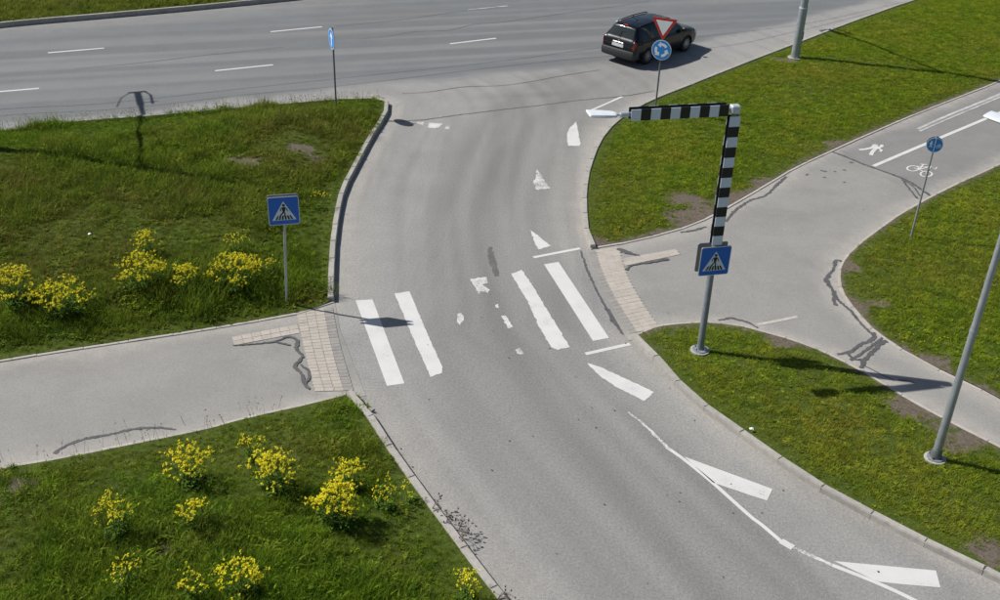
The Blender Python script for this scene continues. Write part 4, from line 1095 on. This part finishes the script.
# striped boards on the post
zs0, zs1 = 2.66, HB - .13; NV = 13; sh = (zs1 - zs0) / NV
pdir = (tofs + Vector((0, 0, HB))).normalized()
rotP = Matrix((ad3, pdir.cross(ad3), pdir)).transposed()
def on_post(h): return tofs * (h / HB) + Vector((0, 0, h))
for sgn, off in ((1, .078), (-1, .064)):
    for i in range(NV):
        h = zs0 + sh * (i + .5); c = on_post(h) + nf * (sgn * off)
        w = i % 2 == 0
        MB().box(c, (.235, .012, sh - .003), rotP).build("white_panel" if w else "black_panel", 'white_refl' if w else 'black', gy)
    MB().box(on_post((zs0 + zs1) / 2) + nf * (sgn * (off - .014)), (.24, .012, zs1 - zs0), rotP).build("backing_rail", 'black', gy)
c0 = on_post(2.30)
crossing_plate(gy, c0 + nf * .105, (nf.x, nf.y))
crossing_plate(gy, c0 - nf * .125, (-nf.x, -nf.y), name="rear_crossing_plate")

# tall lamp at the right edge
p = gp(935, 458, .14); z = zat('se', p); HL = 7.0
rl = empty("street_lamp", (p[0], p[1], z)); tag(rl, "tall slim grey lamp post standing near the right edge of the picture", 'lamp post')
MB().tube([(0, 0, .05), (0, 0, 1.2), (0, 0, HL - z)], [.085, .078, .045], 18).build("post", 'galv', rl, True)
MB().tube([(0, 0, .05), (0, 0, .22), (0, 0, .26)], [.115, .105, .09], 18).build("post_foot", 'galv_dark', rl, True)
flange(rl, .21)
MB().tube([(0, 0, 2.98), (0, 0, 3.04)], [.076, .074], 16).build("collar", 'galv', rl, True)
tip = gp(987, 114.5, HL + .05); dd = tip - p; D_ = np.linalg.norm(dd); dd = dd / D_
MB().tube([(0, 0, HL - z - .12), (dd[0] * .1, dd[1] * .1, HL - z - .02), (dd[0] * max(.25, D_ - .62), dd[1] * max(.25, D_ - .62), HL - z)], [.035, .035, .03], 12).build("arm", 'galv', rl, True)
luminaire(rl, (dd[0] * max(.22, D_ - .64), dd[1] * max(.22, D_ - .64), HL - z), dd, min(.64, D_ - .22))

# trolley line masts: thick posts with a bracket arm over the main road
HJ = 6.25
def mast(p, z, H, arm, label, tilt=None):
    r = empty("trolley_mast", (p[0], p[1], z)); tag(r, label, 'mast', 'trolley wire masts along the main road')
    h1 = 2.05
    MB().tube([(0, 0, -.1), (0, 0, h1)], [.175, .165], 20).build("lower_post", 'galv', r, True)
    MB().tube([(0, 0, h1 - .02), (0, 0, h1 + .03)], [.175, .170], 20).build("post_joint", 'galv_light', r, True)
    MB().tube([(0, 0, h1 + .03), (0, 0, H)], [.150, .11], 20).build("upper_post", 'galv', r, True)
    b = MB(); b.tube([(0, 0, -.1), (0, 0, .02)], [.30, .30], 16); b.build("foundation", 'foot', r)
    b = MB(); b.box((.16, -.05, .95), (.02, .12, .3)); b.build("door_panel", 'galv', r)
    a = Vector((arm[0], arm[1], 0)); L = a.length; u = a.normalized(); s = Vector((-u.y, u.x, 0)); zh = HJ - z
    MB().tube([(0, 0, zh), u * (L * .5) + Vector((0, 0, zh + .1)), u * L + Vector((0, 0, zh + .1))], [.06, .06, .08], 10).build("bracket_arm", 'galv_dark', r, True)
    MB().tube([(0, 0, zh + 1.4), u * (L * .7) + Vector((0, 0, zh + .12))], .016, 6).build("stay_rod", 'galv_dark', r)
    b = MB(); e = u * L + Vector((0, 0, zh + .1))
    b.tube([e - s * .28, e + s * .28], .07, 8); b.tube([e - u * 1.4, e], .10, 8)
    for q in (-1, 1):
        b.tube([e + s * (.26 * q), e + s * (.5 * q) - u * .5 - Vector((0, 0, .1)), e + s * (.6 * q) - u * 1.5 - Vector((0, 0, .25))], .04 if q < 0 else .02, 6)
        if q < 0: b.tube([e + s * (.58 * q) - u * 1.3 - Vector((0, 0, .25)) - s * .2, e + s * (.58 * q) - u * 1.3 - Vector((0, 0, .25)) + s * .45], .03, 6)
    b.build("wire_hanger", 'galv_dark', r)
    return r
pT = gp(795, 57, .15)
J = gp(945, 77.5, .15); pA = np.array(gp(815, 27)) - (pT + SUND * KSH * (HJ))
mast(pT, .12, 9.0, (pA[0] * .93, pA[1] * .93), "thick grey mast at the top right standing in the grass by the main road")
j = gp(147, 172, .35); pL = j - SUND * KSH * (HJ - .35)
aL = np.array(gp(135, 92)) - (pL + SUND * KSH * HJ)
mast(pL, .3, 9.0, tuple(aL), "thick grey mast just outside the left edge whose shadow crosses the left lawn")
# the two contact wires, traced from their shadows on the road
for px_ in ([(-160, 128), (0, 109.5), (100, 104), (250, 88), (350, 77.5), (500, 61.5), (600, 48), (708, 36), (792, 26), (840, 17), (930, -4)],
            [(-160, 135), (0, 116), (120, 109), (250, 94.5), (350, 85), (500, 67), (600, 57), (720, 47), (790, 33), (860, 16), (940, -6)]):
    P = [gp(*q) - SUND * KSH * 5.9 for q in px_]; C = catmull(P, 1.0)
    w = MB().tube([(c[0], c[1], 5.9) for c in C], .014, 5).build("contact_wire", 'wire')
    tag(w, "thin contact wire above the main road, %s" % ("the one farther from the left lawn" if px_[1][1] < 112 else "the one nearer the left lawn"), 'overhead wire', 'trolley contact wires')

# ------------------------------------------------------------------ car
def car(x, y, yaw, label):
    root = empty("parked_car" if False else "estate_car", (x, y, 0), yaw); tag(root, label, 'car')
    xs_r = [-2.11, -2.085, -2.03, -1.97, -1.72, -1.58, -1.2, -.6, .1, .42, .72, 1.02, 1.14, 1.55, 1.85, 2.0, 2.08, 2.11]
    zr_r = [.62, .80, .93, 1.00, 1.37, 1.415, 1.445, 1.46, 1.445, 1.39, 1.21, 1.01, .965, .90, .82, .72, .60, .50]
    zb = lambda q: min(np.interp(q, [-2.11, -1.9, -1.2, .9, 1.2, 2.0, 2.11], [.90, .95, .93, .89, .87, .74, .55]), np.interp(q, xs_r, zr_r) - .03)
    w = lambda q: np.interp(q, [-2.11, -2.06, -1.95, -1.6, -.5, .8, 1.5, 1.85, 2.0, 2.08, 2.11], [.66, .74, .785, .815, .825, .825, .81, .76, .69, .60, .50])
    wr = lambda q: np.interp(q, [-2.11, -2.0, -1.7, -1.4, .2, .6, 1.05, 1.3, 1.9, 2.11], [.62, .66, .55, .56, .57, .60, .70, .66, .58, .42])
    z0 = lambda q: np.interp(q, [-2.11, -1.9, -1.5, 1.5, 1.95, 2.11], [.36, .27, .20, .19, .22, .28])
    def ring(q, n=44):
        zr = float(np.interp(q, xs_r, zr_r)); b = zb(q); W_ = w(q); T_ = min(wr(q), W_ * .96); Z0 = z0(q)
        cab = max(0.0, min(1.0, (zr - b) / .35))
        P = [(0, Z0), (W_ * .80, Z0), (W_ * .955, Z0 + .07), (W_ * .995, Z0 + (b - Z0) * .45), (W_ * 1.0, Z0 + (b - Z0) * .62), (W_ * .985, b - .05), (W_ * .955, b),
             (T_ + (W_ * .955 - T_) * (.42 * cab + .5 * (1 - cab)), b + (zr - b) * .55), (T_ * .985, zr - .05 * cab - .012), (T_ * .88, zr - .012 * cab - .004), (T_ * .5, zr + .006 * cab), (0, zr + .012 * cab)]
        P = np.array(P); tt = np.arange(len(P)); f = np.linspace(0, len(P) - 1, n)
        E = np.vstack([2 * P[0] - P[1], P, 2 * P[-1] - P[-2]]); out = []
        for s in f:
            i = min(int(s), len(P) - 2); t = s - i; A, B, C, D = E[i], E[i + 1], E[i + 2], E[i + 3]
            cr = .5 * (2 * B + (C - A) * t + (2 * A - 5 * B + 4 * C - D) * t * t + (3 * B - A - 3 * C + D) * t ** 3); ln = B + (C - B) * t
            out.append(ln * .45 + cr * .55)
        return np.array(out)
    NX, NR = 141, 44
    X = np.linspace(-2.11, 2.11, NX); Rg = [ring(q, NR) for q in X]
    WH = [(-1.225, .31), (1.235, .31)]; WR = .345
    V = []; 
    for q, R in zip(X, Rg):
        for yy, zz in R: V.append((q, -yy, zz))
        for yy, zz in R[::-1]: V.append((q, yy, zz))
    M_ = 2 * NR; Fc = []
    for i in range(NX - 1):
        for k in range(M_):
            a, b, c, d = i * M_ + k, i * M_ + (k + 1) % M_, (i + 1) * M_ + (k + 1) % M_, (i + 1) * M_ + k
            ctr = (np.array(V[a]) + V[b] + V[c] + V[d]) / 4
            if abs(ctr[1]) > .5 and any((ctr[0] - wx) ** 2 + (ctr[2] - wz) ** 2 < WR ** 2 for wx, wz in WH): continue
            Fc.append((a, b, c, d))
    Fc.append(tuple(range(M_))); Fc.append(tuple((NX - 1) * M_ + k for k in reversed(range(M_))))
    MB().add(V, Fc).build("body", 'car', root, True)
    def patch(q0, q1, t0, t1, off, side, nx=14, nt=8, top=None, qs0=None, qs1=None):
        """piece of the body's own surface, lifted off by `off`; t runs 0 (sill) .. 1 (roof centre)"""
        vs = []; fs = []
        for i in range(nx + 1):
            for jx in range(nt + 1):
                tt = t0 + (t1 - t0) * jx / nt
                a = q0 + ((qs0 - q0) * jx / nt if qs0 is not None else 0); bq = q1 + ((qs1 - q1) * jx / nt if qs1 is not None else 0)
                q = a + (bq - a) * i / nx; R = ring(q, 89); f = tt * 88; k = min(int(f), 87); pt = R[k] + (R[k + 1] - R[k]) * (f - k)
                tg = R[min(k + 2, 88)] - R[max(k - 1, 0)]; nrm = np.array([tg[1], -tg[0]]); nrm /= np.linalg.norm(nrm) + 1e-9
                R2 = ring(min(2.11, q + .03), 89); dzx = (R2[k][1] - R[k][1]) / .03
                vs.append((q - off * np.clip(dzx, -2, 2) * max(0, nrm[1]), side * (pt[0] + nrm[0] * off), pt[1] + abs(off) * .0 + nrm[1] * off))
        for i in range(nx):
            for jx in range(nt):
                a = i * (nt + 1) + jx; fs.append((a, a + 1, a + nt + 2, a + nt + 1))
        return vs, fs
    tb = 6.15 / 11; tm = 8.1 / 11
    for side in (-1, 1):
        for q0, q1, s0, s1 in ((-1.80, -1.14, -1.62, -1.10), (-1.07, -.22, -1.04, -.20), (-.15, .86, -.13, .40)):
            vs, fs = patch(q0, q1, tb, tm, .006, side, 14, 6, None, s0, s1); MB().add(vs, fs).build("side_window", 'car_glass', root, True)
        # door seams
        b = MB()
        for q in (-1.10, -.185, .93):
            vs, fs = patch(q - .007, q + .007, 2.6 / 11, tb, .003, side, 1, 12); b.add(vs, fs)
        vs, fs = patch(-1.10, .93, 2.55 / 11, 2.62 / 11, .003, side, 20, 1); b.add(vs, fs); b.build("door_seam", 'rubber', root)['kind'] = 'stuff'
        vs, fs = patch(-.80, .82, 3.0 / 11, 3.35 / 11, .010, side, 24, 2)
        b = MB().add(vs, fs); b.build("side_moulding", 'car_plastic', root)
        for q in (-.98, -.02):
            vs, fs = patch(q, q + .17, 5.0 / 11, 5.25 / 11, .022, side, 4, 2); MB().add(vs, fs).build("door_handle", 'car_plastic', root)
        # mirror
        MB().box((.80, side * .90, .98), (.11, .17, .13), Matrix.Rotation(side * .15, 3, 'Z')).build("door_mirror", 'car', root, False, .03)
        # roof rail with feet
        b = MB(); b.tube([(-1.55, side * .50, 1.40), (-1.47, side * .505, 1.445), (-.6, side * .52, 1.478), (.15, side * .52, 1.462), (.28, side * .52, 1.42)], .02, 8); b.tube([(-.6, side * .52, 1.42), (-.6, side * .52, 1.478)], .016, 6); b.build("roof_rail", 'car_plastic', root)
        # lamps
        vs, fs = patch(-2.09, -1.965, 4.4 / 11, 6.3 / 11, .014, side, 6, 10); MB().add(vs, fs).build("tail_lamp", 'tail', root, True)
        vs, fs = patch(1.74, 2.045, 4.6 / 11, 6.6 / 11, .010, side, 8, 8); MB().add(vs, fs).build("headlight", 'clear', root, True)
        # arch lips and inner wells
        for wx, wz in WH:
            b = MB(); pts = []
            for a in np.linspace(math.radians(-8), math.radians(188), 22):
                q = wx + WR * math.cos(a); zz = wz + WR * math.sin(a); R = ring(q, 60)
                half = R[:len(R) * 7 // 11]; yv = np.interp(zz, half[5:, 1], half[5:, 0])
                pts.append((q, side * (yv + .002), max(zz, .18)))
            b.tube(pts, .017, 6); b.build("arch_lip", 'car', root, True)
            b = MB(); b.tube([(wx, side * .48, wz), (wx, side * .50, wz)], [.36, .36], 20); b.build("wheel_well", 'rubber', root)
    # rear window and windscreen: strips across the car
    def across(q0, q1, half, off, name, mat, shrink=0.0, n=12, m=10):
        vs = []; fs = []
        for i in range(m + 1):
            q = q0 + (q1 - q0) * i / m; R = ring(q, 89); hw = half(q)
            top = R[60:][::-1]; sl = (np.interp(q + .02, xs_r, zr_r) - np.interp(q - .02, xs_r, zr_r)) / .04; nl = math.hypot(sl, 1)
            for k in range(n + 1):
                yy = -hw + 2 * hw * k / n; zz = np.interp(abs(yy), top[:, 0], top[:, 1]); vs.append((q - off * sl / nl, yy, zz + off / nl))
        for i in range(m):
            for k in range(n): a = i * (n + 1) + k; fs.append((a, a + 1, a + n + 2, a + n + 1))
        return MB().add(vs, fs).build(name, mat, root, True)
    across(-1.955, -1.745, lambda q: np.interp(q, [-1.955, -1.745], [.585, .475]), .008, "rear_window", 'car_glass')
    across(.50, 1.0, lambda q: np.interp(q, [.5, 1.0], [.50, .60]), .008, "windscreen", 'car_glass')
    # rear fittings
    rw = MB(); rw.tube([(-2.02, .04, 1.02), (-1.86, .02, 1.20), (-1.83, -.26, 1.22)], .010, 6); rw.build("rear_wiper", 'rubber', root)
    MB().box((-1.70, 0, 1.415), (.05, .20, .022), Matrix.Rotation(-.5, 3, 'Y')).build("high_brake_lamp", 'tail', root)
    MB().box((-2.105, 0, .745), (.014, .52, .115), Matrix.Rotation(.12, 3, 'Y')).build("number_plate", 'clear', root)
    MB().box((-2.099, 0, .745), (.016, .56, .15), Matrix.Rotation(.12, 3, 'Y')).build("plate_frame", 'car_plastic', root)
    MB().box((-2.085, 0, .845), (.02, .46, .022)).build("boot_trim", 'rim', root, False, .008)
    em = MB(); em.tube([(-2.062, 0, .905), (-2.040, 0, .912)], [.035, .035], 16); em.build("emblem", 'rim', root)
    bp = MB()
    vsr = []
    for (q, hw) in ((-2.02, .79), (-2.12, .735), (-2.165, .56), (-2.175, .0)):
        vsr.append((q, hw))
    prof = [(-1.80, .80)] + vsr; full = prof + [(q, -h) for q, h in reversed(prof[:-1])]
    n = len(full); V = [(q, h, zz) for zz in (.30, .36, .56, .61) for q, h in ([(q * (.985 if zz in (.30, .61) else 1), h * (.985 if zz in (.30, .61) else 1)) for q, h in full])]
    Fb = [(r_ * n + i, r_ * n + i + 1, (r_ + 1) * n + i + 1, (r_ + 1) * n + i) for r_ in range(3) for i in range(n - 1)]
    inner = [(q * .93, h * .93, .61) for q, h in full]; o_ = len(V); V += inner
    Fb += [(3 * n + i, 3 * n + i + 1, o_ + i + 1, o_ + i) for i in range(n - 1)]
    MB().add(V, Fb).build("rear_bumper", 'car_plastic', root, True)
    MB().tube([(-.95, .0, 1.45), (-1.12, 0, 1.50), (-1.30, 0, 1.62)], [.012, .006, .004], 6).build("aerial", 'rubber', root)
    MB().box((2.09, 0, .50), (.03, .8, .14)).build("grille", 'car_plastic', root)
    # wheels
    wroot = None
    prof = [(-.095, .20), (-.10, .27), (-.085, .300), (-.05, .308), (.05, .308), (.085, .300), (.10, .27), (.095, .20)]
    wm = MB(); rm = MB(); nseg = 32
    vs = [(r * math.cos(2 * math.pi * k / nseg), yy, r * math.sin(2 * math.pi * k / nseg)) for k in range(nseg) for yy, r in prof]
    m = len(prof); wm.add(vs, [(k * m + i, k * m + i + 1, ((k + 1) % nseg) * m + i + 1, ((k + 1) % nseg) * m + i) for k in range(nseg) for i in range(m - 1)])
    wm.tube([(0, -.06, 0), (0, .06, 0)], .205, 24)
    for k in range(10):
        a = 2 * math.pi * k / 10; R_ = Matrix.Rotation(-a, 3, 'Y'); rm.box(R_ @ Vector((.115, -.078, 0)), (.17, .022, .036), R_)
    rm.tube([(0, -.095, 0), (0, -.06, 0)], .045, 14)
    rim = [(-.088, .208), (-.094, .196), (-.066, .188)]
    vs = [(r * math.cos(2 * math.pi * k / nseg), yy, r * math.sin(2 * math.pi * k / nseg)) for k in range(nseg) for yy, r in rim]
    rm.add(vs, [(k * 3 + i, k * 3 + i + 1, ((k + 1) % nseg) * 3 + i + 1, ((k + 1) % nseg) * 3 + i) for k in range(nseg) for i in range(2)])
    w0 = wm.build("wheel", 'rubber', root, True); r0 = rm.build("rim", 'rim', w0)
    first = True
    for wx, wz in WH:
        for side in (-1, 1):
            if first: ww, rr = w0, r0
            else:
                ww, rr = w0.copy(), r0.copy(); COL.objects.link(ww); COL.objects.link(rr); ww.parent = root; rr.parent = ww
            first = False; ww.location = (wx, side * .705, wz); ww.rotation_euler = (0, random.uniform(0, 1), 0 if side < 0 else math.pi)
    root.scale = (1.075, 1.075, 1.075)
    return root
rwp, fwp = gp(646.5, 63.5), gp(687, 50)
yaw = math.atan2(fwp[1] - rwp[1], fwp[0] - rwp[0]); side = np.array([-math.sin(yaw), math.cos(yaw)])
cc = (rwp + fwp) / 2 + side * .76 + np.array([-.12, -.15])
car(cc[0], cc[1], yaw, "black estate car driving along the main road behind the roundabout sign")

# ------------------------------------------------------------------ small litter
def scrap(px, k, size, mat, label, name="paper_scrap", zofs=.06):
    p = gp(*px, .1); z = (zat(k, p) if k else .01) + zofs; b = MB(); n = 7
    top = [(size * rng.uniform(.6, 1) * math.cos(a), size * rng.uniform(.5, 1) * math.sin(a), rng.uniform(0, size * .5)) for a in np.linspace(0, 6.283, n, endpoint=False)]
    b.add(top + [(0, 0, size * .6), (0, 0, -.01)], [(i, (i + 1) % n, n) for i in range(n)] + [((i + 1) % n, i, n + 1) for i in range(n)])
    o = b.build(name, mat); o.location = (p[0], p[1], z); tag(o, label, 'litter')
scrap((751, 431), 'se', .06, 'white', "crumpled white scrap lying behind the kerb of the lower right lawn")
scrap((92, 247), 'nw', .06, 'white', "white scrap in the grass of the left lawn, right of the yellow plants", zofs=.12)
b = MB()
for x, y in ((807, 175), (821, 171), (825, 172), (824.5, 178), (835, 172), (844, 170), (851, 163), (844, 183), (806, 175.5)):
    p = gp(x + rng.uniform(-.5, .5), y + rng.uniform(-.5, .5)); s = rng.uniform(.05, .10)
    b.add([(p[0] + s * rng.uniform(.6, 1) * math.cos(a), p[1] + s * rng.uniform(.4, .9) * math.sin(a), .014) for a in np.linspace(0, 6.283, 7, endpoint=False)], [tuple(range(7))])
for _ in range(70):
    p = gp(rng.uniform(380, 900), rng.uniform(150, 590)); s = rng.uniform(.012, .03)
    if any(inside(np.array([p]), r)[0] for r in RING.values()): continue
    b.add([(p[0] + s * rng.uniform(.6, 1) * math.cos(a), p[1] + s * rng.uniform(.4, .9) * math.sin(a), .017) for a in np.linspace(0, 6.283, 6, endpoint=False)], [tuple(range(6))])
tag(b.build("tar_spots", 'crack'), "small dark spots of dirt scattered on the asphalt", 'dirt', None, 'stuff')
